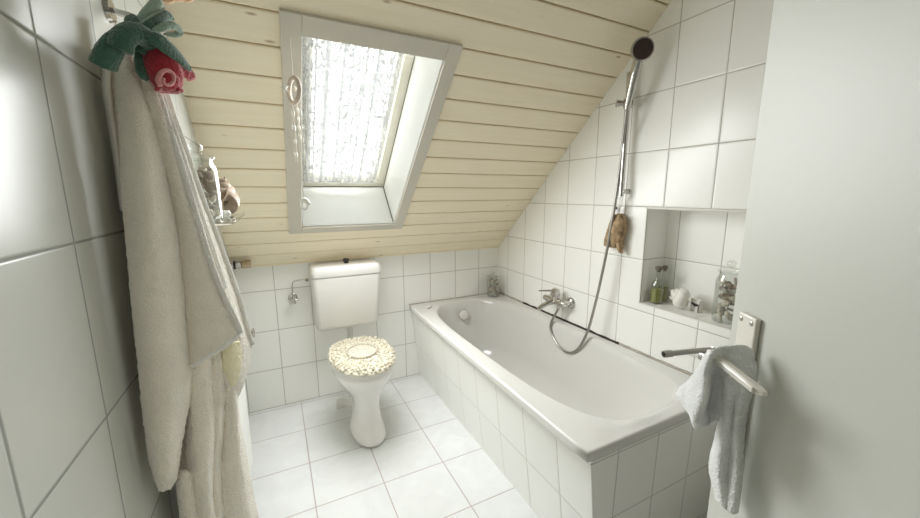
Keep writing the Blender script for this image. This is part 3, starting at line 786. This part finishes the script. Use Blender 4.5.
# knobbly lace cover on the lid
m = MB()
def lidpt(a, r, z): 
    c, s_ = math.cos(a), math.sin(a); y = math.copysign(abs(s_)**(2/2.25), s_); x = math.copysign(abs(c)**(2/2.25), c)
    return Vector((TX + .168*x*(1+.06*y*r)*r, -.449 + .243*y*r, z))
m.loft([[lidpt(2*PI*j/48, r, z) for j in range(48)] for r, z in ((1.035,.430),(1.04,.437),(1.0,.445),(.9,.450),(.6,.452),(.5,.4505),(.1,.451))], False, True)
rnd = random.Random(4)
pl_ = []
for i in range(4200):
    a = rnd.uniform(0, 2*PI); r = math.sqrt(rnd.uniform(.22, 1.04))
    p = lidpt(a, r, .4475 if r < .95 else .442)
    if all((p-q).length > .0165 for q in pl_): pl_.append(p)
for p in pl_:
    k = rnd.uniform(.7, 1.15)
    m.ell(p+Vector((0,0,.004*k)), (.0092*k,.0092*k,.0095*k), None, 9, 6, bumpy=.25, seed=k*9)
m.build('lid_cover', M_cover, lidp, ang=60)
m = MB(); m.loft([[Vector((TX + .080*r*math.cos(a), -.440 + .092*r*math.sin(a), z)) for a in [2*PI*j/36 for j in range(36)]] for r, z in ((1,.4525),(.97,.457),(.8,.4585),(.1,.459))], True, True)
for j in range(30):
    a = 2*PI*j/30; m.ell((TX+.080*math.cos(a), -.440+.091*math.sin(a), .459), (.0065,.0065,.006), None, 8, 6, mi=0)
for j in range(10):
    a = 2*PI*j/10; m.ell((TX+.04*math.cos(a), -.440+.043*math.sin(a), .459), (.014,.014,.003), None, 10, 6, mi=0)
m.build('cover_medallion', M_cover_mid, lidp, ang=60)
# waste outlet going to the wall
m = MB(); m.tube(catmull([(TX-.01,-.36,.075),(TX-.05,-.275,.066),(TX-.09,-.245,.062),(TX-.125,-.24,.062)], 5), .026, 20)
m.tube([(TX-.09,-.243,.062),(TX-.130,-.240,.062)], [.031,.031], 20); m.build('waste_pipe', M_plastic, wc)

# cistern
CX_ = .715
ci = empty('cistern', (CX_, -.001, .51), 'white plastic toilet cistern hung on the knee wall', 'cistern')
def crr(x0, x1, yf, z, r=.03): 
    return rrect((x0+x1)/2+.012, (-.004+yf)/2, (x1-x0)/2, (-.004-yf)/2, r, z, 6)
m = MB(); m.loft([crr(.535,.852,-.155,.505,.025), crr(.514,.872,-.172,.514,.03), crr(.508,.878,-.178,.530,.03), crr(.498,.904,-.184,.80,.03), crr(.497,.906,-.184,.832,.03), crr(.503,.900,-.178,.834,.03), crr(.503,.900,-.178,.840,.03)])
m.build('tank', M_plastic, ci, ang=50)
m = MB(); m.loft([crr(.496,.908,-.187,.837,.030), crr(.495,.909,-.188,.840,.030), crr(.497,.907,-.186,.870,.030), crr(.502,.902,-.181,.889,.030), crr(.510,.894,-.173,.896,.030), crr(.53,.874,-.15,.898,.03)])
cl_ = m.build('tank_lid', M_plastic, ci, ang=50)
bt = Vector((.722,-.095,.898))
MB().lathe([(.013,0),(.013,.012),(.018,.016),(.019,.024),(.014,.030),(.001,.031)], bt, (0,0,1), 20).build('flush_button', M_dark, cl_)
MB().tube(catmull([(TX,-.075,.507),(TX,-.075,.43),(TX,-.09,.37),(TX,-.14,.345),(TX,-.225,.34)],4), .021, 16).build('flush_pipe', M_plastic, ci)

# angle valve beside the cistern
vb = Vector((.409, 0, .694)); va = empty('angle_valve', vb, 'chrome angle valve with supply tube left of the cistern', 'valve')
MB().lathe([(.001,0),(.027,0),(.027,.004),(.018,.010)], vb+Vector((0,.001,0)), (0,-1,0), 24).build('wall_flange', M_chrome, va)
m = MB(); m.tube([vb+Vector((0,-.008,0)), vb+Vector((0,-.05,0))], .011, 14); m.tube([vb+Vector((0,-.034,-.004)), vb+Vector((0,-.034,.03))], .010, 12); m.build('valve_body', M_chrome, va)
m = MB()
for j in range(5):
    a = 2*PI*j/5; m.tube([vb+Vector((0,-.058,0)), vb+Vector((.026*math.cos(a),-.060,.026*math.sin(a)))], [.009,.007], 10)
m.tube([vb+Vector((0,-.048,0)), vb+Vector((0,-.066,0))], .012, 14)
m.build('valve_knob', M_chrome, va)
MB().tube(catmull([vb+Vector((0,-.034,.026)), vb+Vector((0,-.034,.08)), vb+Vector((.012,-.036,.108)), vb+Vector((.05,-.05,.115)), vb+Vector((.092,-.06,.115))], 5), .0045, 10).build('supply_tube', M_chrome, va)
MB().tube([vb+Vector((.074,-.06,.115)), vb+Vector((.092,-.06,.115))], .010, 6).build('union_nut', M_chrome, va)

# ================================================================== LEFT WALL
# pipe valve by the back corner
pv = empty('pipe_valve', (XL, -.09, .938), 'brass pipe valve with dark ring at the back left corner', 'valve')
MB().tube([(XL-.001,-.09,.938),(XL+.024,-.09,.938)], .016, 18).build('pipe_collar', M_chrome, pv)
MB().tube([(XL+.020,-.09,.938),(XL+.030,-.09,.938)], .0235, 20).build('dark_ring', M_dark, pv)
MB().tube([(XL+.030,-.09,.938),(XL+.055,-.09,.938)], [.020,.022], 6).build('union_nut', M_chrome, pv)
MB().tube([(XL+.055,-.09,.938),(XL+.060,-.09,.938),(XL+.098,-.09,.938),(XL+.104,-.09,.938)], [.015,.021,.022,.018], 18).build('brass_cap', M_brass, pv)
# small chrome valve lower down
sv = empty('stop_valve', (XL, -.13, .551), 'small chrome stop valve low on the left wall', 'valve')
MB().lathe([(.001,0),(.024,0),(.024,.004),(.014,.010)], (XL-.001,-.13,.551), (1,0,0), 22).build('wall_flange', M_chrome, sv)
MB().tube([(XL+.006,-.13,.551),(XL+.075,-.13,.551)], .010, 14).build('valve_body', M_chrome, sv)
m = MB()
for j in range(4):
    a = 2*PI*j/4+.5; m.tube([(XL+.078,-.13,.551),(XL+.082,-.13+.03*math.cos(a),.551+.03*math.sin(a))], [.008,.006], 10)
m.tube([(XL+.07,-.13,.551),(XL+.09,-.13,.551)], .010, 12); m.build('valve_knob', M_chrome, sv)
# white panel radiator, mostly behind the bathrobe
ra = empty('radiator', (XL, -.76, .10), 'white panel radiator on the left wall, mostly behind the bathrobe', 'radiator')
MB().box((XL+.018,-.93,.10),(XL+.060,-.60,.56)).build('panel', M_whitepaint, ra, bevel=.008, seg=3)
for yy in (-.88,-.66): MB().box((XL-.001,yy-.015,.18),(XL+.019,yy+.015,.46)).build('wall_bracket', M_whitepaint, ra)

# glass shelf
sh = empty('glass_shelf', (XL, -1.03, SZ), 'small glass shelf with chrome brackets on the left wall', 'shelf')
MB().box((XL+.001,-1.25,SZ-.006),(XL+.14,-.76,SZ)).build('shelf_glass', M_glass, sh, bevel=.001)
for yy in (-1.17,-.86):
    m = MB(); m.tube([(XL+.0005,yy,SZ-.014),(XL+.03,yy,SZ-.013),(XL+.125,yy,SZ-.010)], [.009,.006,.0045], 10); m.tube([(XL+.0005,yy,SZ-.014),(XL+.006,yy,SZ-.014)], .013, 14)
    m.build('bracket', M_chrome, sh)
MB().tube([(XL+.138,-1.25,SZ+.006),(XL+.138,-.76,SZ+.006)], .003, 8).build('guard_rail', M_chrome, sh)
conch('conch_shell', (XL+.080, -.86, SZ+.0005), .088, -.7, 'large beige conch shell standing at the end of the glass shelf', M_conch, M_conch_lip, 1.15)
m = MB(); p = Vector((XL+.112,-1.0,SZ)); m.ell(p+Vector((-.012,0,.011)), (.013,.02,.011), Matrix.Rotation(.4,3,'Z'), 14, 9, bumpy=.5, seed=3)
tag(m.build('seashell', M_shell_w, origin=p), 'small white shell between jar and conch on the glass shelf', 'seashell')

# hook rail, bathrobe, plush rose
hk = empty('towel_hook', (XL, -1.47, 1.655), 'chrome wall hook holding the bathrobe', 'hook')
HY = -1.475
MB().tube([(XL+.0005,HY,1.645),(XL+.007,HY,1.645)], [.022,.020], 22).build('wall_plate', M_chrome, hk)
MB().tube(catmull([(XL+.004,HY,1.645),(XL+.035,HY,1.640),(XL+.062,HY,1.628),(XL+.078,HY,1.640),(XL+.080,HY,1.665)], 5), .006, 12).build('hook_arm', M_chrome, hk)

# the robe hangs clear of the wall; its visible panels lie on a vertical surface turned to the door
RA = Vector((.128,-1.665,0)); RB = Vector((.262,-1.452,0)); rd = (RB-RA).normalized(); RNV = Vector((-rd.y, rd.x, 0)); RNV = RNV if RNV.dot(CAM-RA) > 0 else -RNV
def rp(x, y, o=0.0): return on(x, y, RNV, RNV.dot(RA)+o)
robe = empty('bathrobe', (XL+.06, HY, 1.62), 'cream terry bathrobe hanging from the hook on the left wall', 'bathrobe')
def panel(name, rows, mat, nu=5, nv=5, thick=.010, ripple=.004, seed=0, edge=None, par=None):
    """rows: (y, [(x, out) ...])"""
    pts = [[rp(x, y if not isinstance(y, (list, tuple)) else y[i], o) for i, (x, o) in enumerate(r)] for y, r in rows]
    g = grid_smooth(pts, nu, nv)
    for i, r in enumerate(g):
        for j, p in enumerate(r):
            k = ripple*noise.noise(Vector((j*.16+seed*5, i*.045, seed)))
            g[i][j] = p + RNV*k
    m = MB(); sheet(m, g)
    return m.build(name, mat, par or robe, ang=180, solid=thick, disp=.0045, dscale=140, sub=1), g
# body behind everything: runs from the wall edge over the ridge and back to the wall
bp_ = []
for (y, xl_, xr_) in ((48,127,143),(66,121,150),(100,122,163),(150,124,181),(200,127,200),(250,131,217),(300,136,234),(345,142,246),(370,148,243),(395,160,234),(420,172,234),(450,178,240),(485,184,248),(540,190,262),(600,194,272),(680,200,285)):
    L_ = rp(xl_+4, y, -.012); R_ = rp(xr_-2, y, -.012)
    bk = Vector((XL+.018, R_.y+.13, R_.z)); md_ = L_.lerp(R_, .5)
    bp_.append([Vector((XL+.012, L_.y+.02, L_.z)), L_, L_.lerp(R_,.33)+RNV*.004, L_.lerp(R_,.66)+RNV*.004, R_, R_ + Vector((-.01,.06,0)), bk, Vector((XL+.010, md_.y+.03, L_.z))])
cols_ = [catmull([r[j] for r in bp_], 4) for j in range(8)]
m = MB(); m.loft([[cols_[j][i] for j in range(8)] for i in range(len(cols_[0]))]); m.build('robe_body', M_robe, robe, ang=180, sub=1, disp=.006, dscale=140)
# left sleeve, long with a pointed end
panel('sleeve', [(50,[(123,.006),(129,.014),(135,.014),(140,.008)]),(64,[(120,.0),(128,.02),(136,.022),(144,.010)]),(88,[(119,0),(130,.024),(142,.024),(152,.012)]),(130,[(122,0),(136,.03),(152,.028),(166,.010)]),(200,[(125,0),(143,.034),(162,.03),(178,.006)]),(260,[(129,0),(148,.036),(168,.032),(183,.004)]),
       (320,[(134,0),(152,.038),(172,.034),(186,.002)]),(365,[(139,0),(156,.038),(174,.036),(189,.004)]),(395,[(142.5,0),(158,.036),(175,.036),(189.5,.008)]),(420,[(146,0),(158,.032),(172,.034),(184,.012)]),(450,[(151,0),(160,.028),(171,.03),(179,.012)]),(475,[(157,.002),(163,.022),(170,.024),(176,.012)]),(490,[(163,.006),(165,.014),(167.5,.014),(170,.010)])],
       M_robe, ripple=.008, seed=1)
# white hanging strap beside the sleeve
g_ = grid_smooth([[onX(x, y, XL+d) for x, d in r] for y, r in ((24,[(116,.03),(119,.036),(122,.03)]),(60,[(107,.02),(111,.026),(115,.02)]),(84,[(102.5,.012),(107,.02),(112,.014)]),(120,[(108,.010),(112.5,.018),(117,.012)]),(160,[(114.5,.010),(118,.018),(122,.012)]),(212,[(121,.010),(124,.016),(127,.012)]))], 4, 6)
m = MB(); sheet(m, g_); m.build('hanging_loop', M_strap, robe, ang=180, solid=.004, sub=1)
# front panel with the hem above the pocket
front, gfront = panel('front_panel', [((62,62,62,62),[(136,.014),(139,.026),(142,.030),(144,.028)]),((100,100,100,100),[(144,.016),(149,.03),(155,.036),(157,.032)]),((150,150,150,150),[(156,.014),(163,.03),(170,.04),(173,.036)]),((200,200,200,200),[(168,.012),(176,.03),(183,.042),(188,.038)]),((250,250,250,250),[(176,.010),(186,.03),(196,.044),(202,.040)]),
       ((300,298,294,290),[(182,.008),(194,.032),(206,.046),(216,.042)]),((345,340,331,320),[(186,.008),(200,.034),(217,.048),(230,.046)]),((367,358,347,334),[(187,.010),(203,.036),(221,.05),(236,.048)])], M_robe, ripple=.007, seed=2)
m = MB(); m.tube([p + RNV*.007 for p in [r[-1] for r in gfront]][::2], .0060, 10); m.build('edge_roll', M_robe_edge, robe, ang=180, disp=.003, dscale=200)
m = MB(); m.tube([p + RNV*.002 for p in gfront[-1]][::1], .0058, 10); m.build('hem_roll', M_robe_edge, robe, ang=180, disp=.003, dscale=200)
# collar band and outer panel
col_, gcol = panel('collar_band', [(72,[(148,.026),(152,.026),(156,.018)]),(100,[(157.5,.028),(161,.028),(164,.016)]),(150,[(173,.03),(178,.030),(182,.014)]),(200,[(188,.03),(194,.028),(200,.010)]),(252,[(202,.03),(212,.026),(220,.006)]),(296,[(217,.028),(227,.024),(235.5,.004)]),(330,[(230,.030),(238,.024),(244.5,.006)]),(346,[(236,.030),(243,.024),(250,.008)])], M_robe, ripple=.003, seed=3)
for jj in (len(gcol[0])-1, len(gcol[0])//2-1):
    m = MB(); m.tube([p + RNV*.007 for p in [r[jj] for r in gcol]][: (None if jj > 6 else len(gcol)*5//7)][::2], .0052 if jj > 6 else .004, 10); m.build('edge_roll', M_robe_edge, robe, ang=180, disp=.003, dscale=200)
# pocket under the hem, light through its cloth painted as a yellow sheet
panel('pocket', [(343,[(214,.012),(228,.024),(241,.024),(250.5,.010)]),(358,[(215,.012),(228,.028),(240,.026),(249,.010)]),(378,[(220,.010),(229,.026),(238,.024),(244.5,.008)]),(392,[(226,.008),(230,.018),(235,.016),(239,.006)]),(402,[(229,.004),(231,.010),(233,.010),(235,.004)])], M_robe, ripple=.004, seed=4)
panel('pocket_glow', [(341,[(222,.022),(230,.034),(239,.033)]),(356,[(222,.024),(231,.036),(241,.034)]),(372,[(224,.022),(231,.034),(239,.031)]),(386,[(228,.016),(231,.026),(235,.024)])], M_yellow, thick=.006, ripple=.002, seed=5)
# lower skirt, three hanging folds
panel('skirt_fold', [(350,[(184,-.004),(196,.012),(206,.016),(214,.004)]),(390,[(186,-.002),(196,.020),(207,.022),(214,.004)]),(430,[(187,-.002),(197,.024),(208,.024),(214,.002)]),(475,[(190,-.002),(199,.024),(206,.024),(212,.002)]),(510,[(196,.0),(203,.022),(209,.022),(213,.002)]),(580,[(204,0),(212,.02),(219,.02),(224,0)])], M_robe, ripple=.006, seed=6)
panel('skirt_fold', [(350,[(207,.006),(213,.018),(219,.018),(224,.004)]),(390,[(208,.004),(214,.022),(219,.022),(223,.004)]),(430,[(209,.002),(214,.02),(218,.02),(222,.004)]),(470,[(210,0),(213,.014),(216,.014),(219,.002)]),(520,[(212,0),(216,.012),(220,.012),(223,0)])], M_robe, ripple=.005, seed=7)
panel('skirt_fold', [(385,[(222,.004),(227,.016),(231,.016),(236,.002)]),(420,[(222,.004),(228,.018),(234,.018),(239,.002)]),(460,[(220,.002),(229,.018),(238,.018),(246,0)]),(500,[(221,.002),(233,.018),(244,.018),(253,0)]),(560,[(226,.002),(240,.018),(254,.018),(266,0)]),(640,[(232,0),(248,.016),(264,.016),(280,0)])], M_robe, ripple=.008, seed=9)
panel('skirt_fold', [(470,[(176,-.012),(183,.004),(190,.006),(196,-.004)]),(500,[(180,-.012),(187,.006),(194,.008),(199,-.004)]),(560,[(186,-.012),(194,.006),(202,.008),(210,-.004)]),(640,[(192,-.012),(202,.006),(212,.008),(222,-.004)])], M_robe, ripple=.006, seed=10)

# plush rose hung by its bendy stem over the hook
rose = empty('plush_rose', (XL+.08, HY-.08, 1.60), 'red plush rose with green leaves hung on the bathrobe hook', 'plush toy')
def fp(x, y, o=.045): return rp(x, y, o)
def leaf(name, pts, wid, mat, thick=.007, nrm=None, par=None):
    c = catmull(pts, 6); rows = []; nrm = nrm or RNV
    for i, p in enumerate(c):
        t = (c[min(i+1,len(c)-1)] - c[max(i-1,0)]).normalized(); s_ = t.cross(nrm).normalized()
        f_ = i/(len(c)-1); w_ = wid*max(.15, math.sin(PI*min(1, f_*.88+.12))**.6)
        rows.append([p + s_*w_*u + nrm*(-.30*w_*u*u) for u in (-1,-.5,0,.5,1)])
    m = MB(); sheet(m, rows); o = m.build(name, mat, par or rose, ang=180, solid=thick, sub=1, disp=.002, dscale=180)
    return o, [r[0] for r in rows], [r[-1] for r in rows]
# leaf rolled into an open tube at the left
c_ = catmull([fp(103,66,.035), fp(108,54,.045), fp(115,44,.05), fp(124,37,.05)], 6); m = MB(); rings = []
for i, p in enumerate(c_):
    f_ = i/(len(c_)-1); R_ = .0150 - .004*f_; t = (c_[min(i+1,len(c_)-1)] - c_[max(i-1,0)]).normalized(); u = t.cross(RNV).normalized(); v = u.cross(t)
    rings.append([p + (u*math.cos(a)*1.0 + v*math.sin(a)*.75)*R_ for a in [2*PI*j/18 for j in range(18)]])
m.loft(rings, False, True); m.build('rolled_leaf', M_green, rose, ang=180, solid=.005, sub=1, disp=.002, dscale=180)
m = MB(); m.tube(catmull([fp(120,50,.06),fp(124,38,.065),fp(133,33,.068),fp(143,36,.066),fp(149,44,.060)], 6), .0145, 16); m.build('stem', M_green, rose, ang=180, disp=.003, dscale=150)
m = MB(); m.tube(catmull([fp(138,52,.050),fp(142,40,.055),fp(138,28,.05),fp(133,22,.04)], 6), .011, 14); m.build('stem', M_green, rose, ang=180, disp=.003, dscale=150)
def edged(pts, wid, mat):
    o, e0, e1 = leaf('leaf', pts, wid, mat)
    m = MB(); m.tube(e0, .0022, 8); m.tube([e0[-1], (e0[-1]+e1[-1])/2, e1[-1]], .0022, 8); m.build('leaf_edge', M_lightgreen, o, ang=180)
edged([fp(143,33,.075),fp(155,38,.088),fp(168,47,.090),fp(180,58,.086),fp(190,70,.078)], .0115, M_green)
edged([fp(140,31,.06),fp(150,27,.07),fp(160,21,.068),fp(168,16,.060),fp(172,19,.055)], .0085, M_green)
edged([fp(141,48,.045),fp(142,62,.05),fp(144,74,.05),fp(146,80,.048)], .010, M_green)
leaf('leaf_loop', [fp(152,32,.070),fp(163,27,.078),fp(174,26,.078),fp(180,31,.074),fp(175,35,.070),fp(164,34,.068)], .0055, M_lightgreen)
# the bloom: a bulb with wrapped petals whose lower lips roll outwards
bc = fp(162,64,.062); tip = fp(167,90,.066); ba = (tip - fp(153,40,.06)).normalized(); bl = (tip-bc).length*.98
bu = RNV.cross(ba).normalized(); bv = ba.cross(bu)
R0_ = .0180
m = MB(); m.loft([[bc + ba*bl*h + (bu*math.cos(a)+bv*math.sin(a))*R0_*r for a in [2*PI*j/20 for j in range(20)]] for h, r in ((-1.0,.15),(-.9,.5),(-.6,.78),(-.2,.92),(.2,.93),(.55,.80),(.75,.62),(.85,.3),(.86,.05))]); m.build('bud', M_red, rose, ang=180, disp=.002, dscale=160)
for k, (ph, w_, ext) in enumerate(((.5,1.25,1.0),(2.6,1.25,.92),(4.6,1.25,.98))):
    rows = []
    for h, r in ((-.95,.45),(-.6,.92),(-.15,1.18),(.3,1.25),(.62,1.10),(.86,.86),(.98,.80),(1.02,.92),(.95,1.00)):
        rows.append([bc + ba*bl*(h*ext if h > 0 else h) + (bu*math.cos(ph+a)+bv*math.sin(ph+a))*R0_*r*(1-.10*abs(a)*(h>.5)) for a in [w_*(-1+2*j/10) for j in range(11)]])
    m = MB(); sheet(m, grid_smooth(rows, 2, 2)); po2 = m.build('petal', M_red, rose, ang=180, solid=.005, sub=1, disp=.0015, dscale=160)
    m = MB(); m.tube(catmull(rows[6], 3), .0032, 8); m.build('petal_edge', M_pink, po2, ang=180, disp=.0015, dscale=200)
m = MB(); m.ell(fp(167,79,.072), (.0165,.0165,.017), None, 18, 12); m.build('rolled_petal', M_red, rose, ang=180, disp=.002, dscale=160)
m = MB(); m.tube([fp(167.5+(9.5-5.5*t)*math.cos(7.2*t+2.4), 79+(10.5-6*t)*math.sin(7.2*t+2.4), .092+.004*t) for t in [i/30 for i in range(31)]], [.0034*(1-.4*i/30) for i in range(31)], 8); m.build('petal_edge', M_pink, rose, ang=180, disp=.0012, dscale=200)
o, e0, e1 = leaf('petal', [fp(168,56,.060),fp(176,64,.072),fp(184,70,.072),fp(193,76,.068)], .013, M_red)
m = MB(); m.tube([e1[-4], e1[-2], e1[-1], (e0[-1]+e1[-1])/2, e0[-1], e0[-3]], .0045, 10); m.build('petal_edge', M_pink, o, ang=180, disp=.002, dscale=200)
m = MB()
for q_ in ((164,-5),(174,-7),(184,-6)): m.ell(fp(q_[0],q_[1],.05), (.015,.013,.012), None, 14, 9, bumpy=.2)
m.build('second_bloom', M_peach, rose, ang=180)
m = MB(); m.tube(catmull([fp(138,30,.05),fp(146,16,.055),fp(158,2,.052)], 5), .008, 12); m.build('second_stem', M_lightgreen, rose, ang=180)

# towel over the door handle
twl = empty('hand_towel', dp(-.01, lz+.012, .03), 'pale blue-white hand towel draped over the door handle', 'towel')
def tp(x, y, o): return on(x, y, DNV, DNV.dot(Q)+o)
def tpanel(m, rows, nu=7, nv=7, rip=.0045, seed=0):
    pts = [[tp(x, y, o) for x, y, o in r] for r in rows]
    g = grid_smooth(pts, nu, nv)
    for i, r in enumerate(g):
        for j, p in enumerate(r):
            g[i][j] = p + DNV*(rip*noise.noise(Vector((j*.16+seed*7, i*.05, seed)))) + DD*(rip*.4*noise.noise(Vector((j*.1, i*.15+9, seed))))
    sheet(m, g)
m = MB()
# main fall between lever and door
tpanel(m, [[(716,352,.040),(724,347,.046),(734,345,.040),(744,345,.026),(752,350,.012)],
           [(719,375,.034),(727,372,.044),(735,370,.038),(745,370,.028),(757,372,.014)],
           [(720,400,.032),(727,400,.044),(734,400,.034),(741,400,.030),(748,402,.016)],
           [(718.5,425,.030),(725,425,.042),(732,425,.032),(738,425,.030),(744,427,.016)],
           [(710.5,464,.030),(719,464,.042),(728,466,.030),(737,466,.028),(742.5,466,.018)],
           [(713.5,485,.030),(720,488,.040),(728,492,.032),(735,494,.030),(739.5,494,.020)],
           [(717,500,.030),(722,505,.038),(728,511,.034),(734,514,.030),(738,512,.022)]], seed=1)
# outer flap in front, folded to a ridge and falling to the left
tpanel(m, [[(738,348,.030),(728,345.5,.046),(719,347,.058),(711,351,.066),(705,355,.064)],
           [(730,357,.045),(722,358,.050),(714,361,.060),(706.5,364,.079),(699,366,.068)],
           [(723,372,.045),(717,373,.047),(711,375,.056),(704.5,378,.083),(689,379,.066)],
           [(720,390,.045),(715,391,.045),(709,393,.053),(703,394,.085),(676,392.5,.061)],
           [(719,405,.045),(714,407,.045),(707,409,.053),(699.5,410,.085),(682,403,.063)],
           [(718.5,417,.045),(713,419,.047),(705,423,.057),(697,421,.082),(690,414,.068)],
           [(718,421,.046),(712,423,.050),(704,428,.060),(698,429,.074),(692,421,.070)]], rip=.004, seed=2)
m.build('towel_cloth', M_towel, twl, ang=180, solid=.005, soff=0, sub=1, disp=.0026, dscale=170)

# ================================================================== wind chime by the skylight
CY = -1.018; ct = onY(290, 38, CY)
ch = empty('wind_chime', ct, 'driftwood ring ornament with star and shell strands hanging by the skylight', 'ornament')
cr = onY(291.5, 90, CY)
MB().tube([ct, Vector((ct.x, CY, cr.z+.044))], .0012, 6).build('hanging_string', M_string, ch)
MB().torus(Vector((ct.x, CY, cr.z)), .038, .0072, Vector((.93,.36,0)), 40, 12).build('ring', M_ring, ch)
def star(c, R, mat, nm, ax):
    ax = Vector(ax).normalized(); u = Vector((0,0,1)); w_ = ax.cross(u).normalized(); m = MB(); vs = []
    for j in range(10):
        r = R if j % 2 == 0 else R*.42; a = 2*PI*j/10+.3
        vs.append(c + (u*math.cos(a)+w_*math.sin(a))*r)
    m.add([c + ax*R*.22, c - ax*R*.22]+vs, [(0,2+j,2+(j+1)%10) for j in range(10)]+[(1,2+(j+1)%10,2+j) for j in range(10)])
    return m.build(nm, mat, ch, bevel=.0015)
star(Vector((ct.x-.028, CY-.006, cr.z+.002)), .019, M_shell_w, 'star', (.2,-1,0))
star(Vector((ct.x+.004, CY-.004, cr.z+.004)), .014, M_shell_w, 'star', (.2,-1,0))
rnd = random.Random(2)
for k in range(5):
    x = ct.x + (k-2)*.0075; z1 = cr.z-.042; ln = rnd.uniform(.11,.19)
    st = MB().tube([(x,CY+(k%2)*.006,z1),(x+.002,CY+(k%2)*.006,z1-ln)], .0012, 6).build('strand', M_string, ch)
    for q in range(4): MB().ell((x+.001,CY+(k%2)*.006,z1-ln*(q+.7)/4.2), (.0034,.0034,.009), None, 10, 7).build('shell_bead', M_shell_w, st)
ce = onY(298, 205, CY)
MB().tube([(ct.x+.004,CY,cr.z-.042),(ct.x+.004,CY,ce.z+.02)], .0011, 6).build('hanging_string', M_string, ch)
m = MB(); pts = []
for i in range(24):
    a = i/23*PI*2.6; r = .022*(1-.6*i/23); pts.append((ct.x+.006+r*math.cos(a)*.6, CY-.003*i/23, ce.z+r*math.sin(a)))
m.tube(pts, [.006*(1-.5*i/23) for i in range(24)], 10); m.build('end_shell', M_shell_w, ch, ang=180)

# ================================================================== LIGHT
SKY_A = 11.0; DAY = 22.0
w = bpy.data.worlds.new('sky'); scene.world = w; w.use_nodes = True
nt = w.node_tree; nt.nodes.clear()
bg = nt.nodes.new('ShaderNodeBackground'); wo = nt.nodes.new('ShaderNodeOutputWorld')
bg.inputs[0].default_value = (.97, .99, 1.0, 1)
bg.inputs[1].default_value = SKY_A       # white overcast sky
nt.links.new(bg.outputs[0], wo.inputs[0])
# daylight falling in through the skylight opening
nrm_in = Vector((0,-SN,-CS))
pd = bpy.data.lights.new('skylight_daylight', 'AREA'); pd.shape = 'RECTANGLE'; pd.size = IX1-IX0-.02; pd.size_y = IS1-IS0-.02
pd.energy = DAY; pd.color = (.965, .99, 1.0)
po_ = bpy.data.objects.new('skylight_daylight', pd); COL.objects.link(po_)
po_.location = sl((IX0+IX1)/2, (IS0+IS1)/2, -.013); po_.rotation_euler = nrm_in.to_track_quat('-Z','Y').to_euler()
ld = bpy.data.lights.new('hall_fill', 'AREA'); ld.shape = 'DISK'; ld.size = .5; ld.energy = 10; ld.color = (1, .96, .90)  # fill light added in the unseen hall, no lamp known there
lo = bpy.data.objects.new('hall_fill', ld); COL.objects.link(lo); lo.location = (.35, -3.55, 2.44)

cd = bpy.data.cameras.new('camera'); cam = bpy.data.objects.new('camera', cd); COL.objects.link(cam)
cd.sensor_width = 36; cd.sensor_fit = 'HORIZONTAL'; cd.lens = FPX/920*36; cd.clip_start = .02
R3 = Matrix((RIGHT, UP, -FWD)).transposed()
cam.matrix_world = Matrix.Translation(CAM) @ R3.to_4x4()
scene.camera = cam
scene.view_settings.view_transform = 'Standard'; scene.view_settings.look = 'None'; scene.view_settings.gamma = 1.0
scene.view_settings.use_curve_mapping = False; scene.view_settings.exposure = 0.0
scene.cycles.max_bounces = 16; scene.cycles.diffuse_bounces = 12; scene.cycles.glossy_bounces = 6; scene.cycles.transparent_max_bounces = 24
scene.cycles.use_denoising = True
scene.cycles.sample_clamp_indirect = 0.0
for o in bpy.data.objects:
    if '_o' in o: del o['_o']
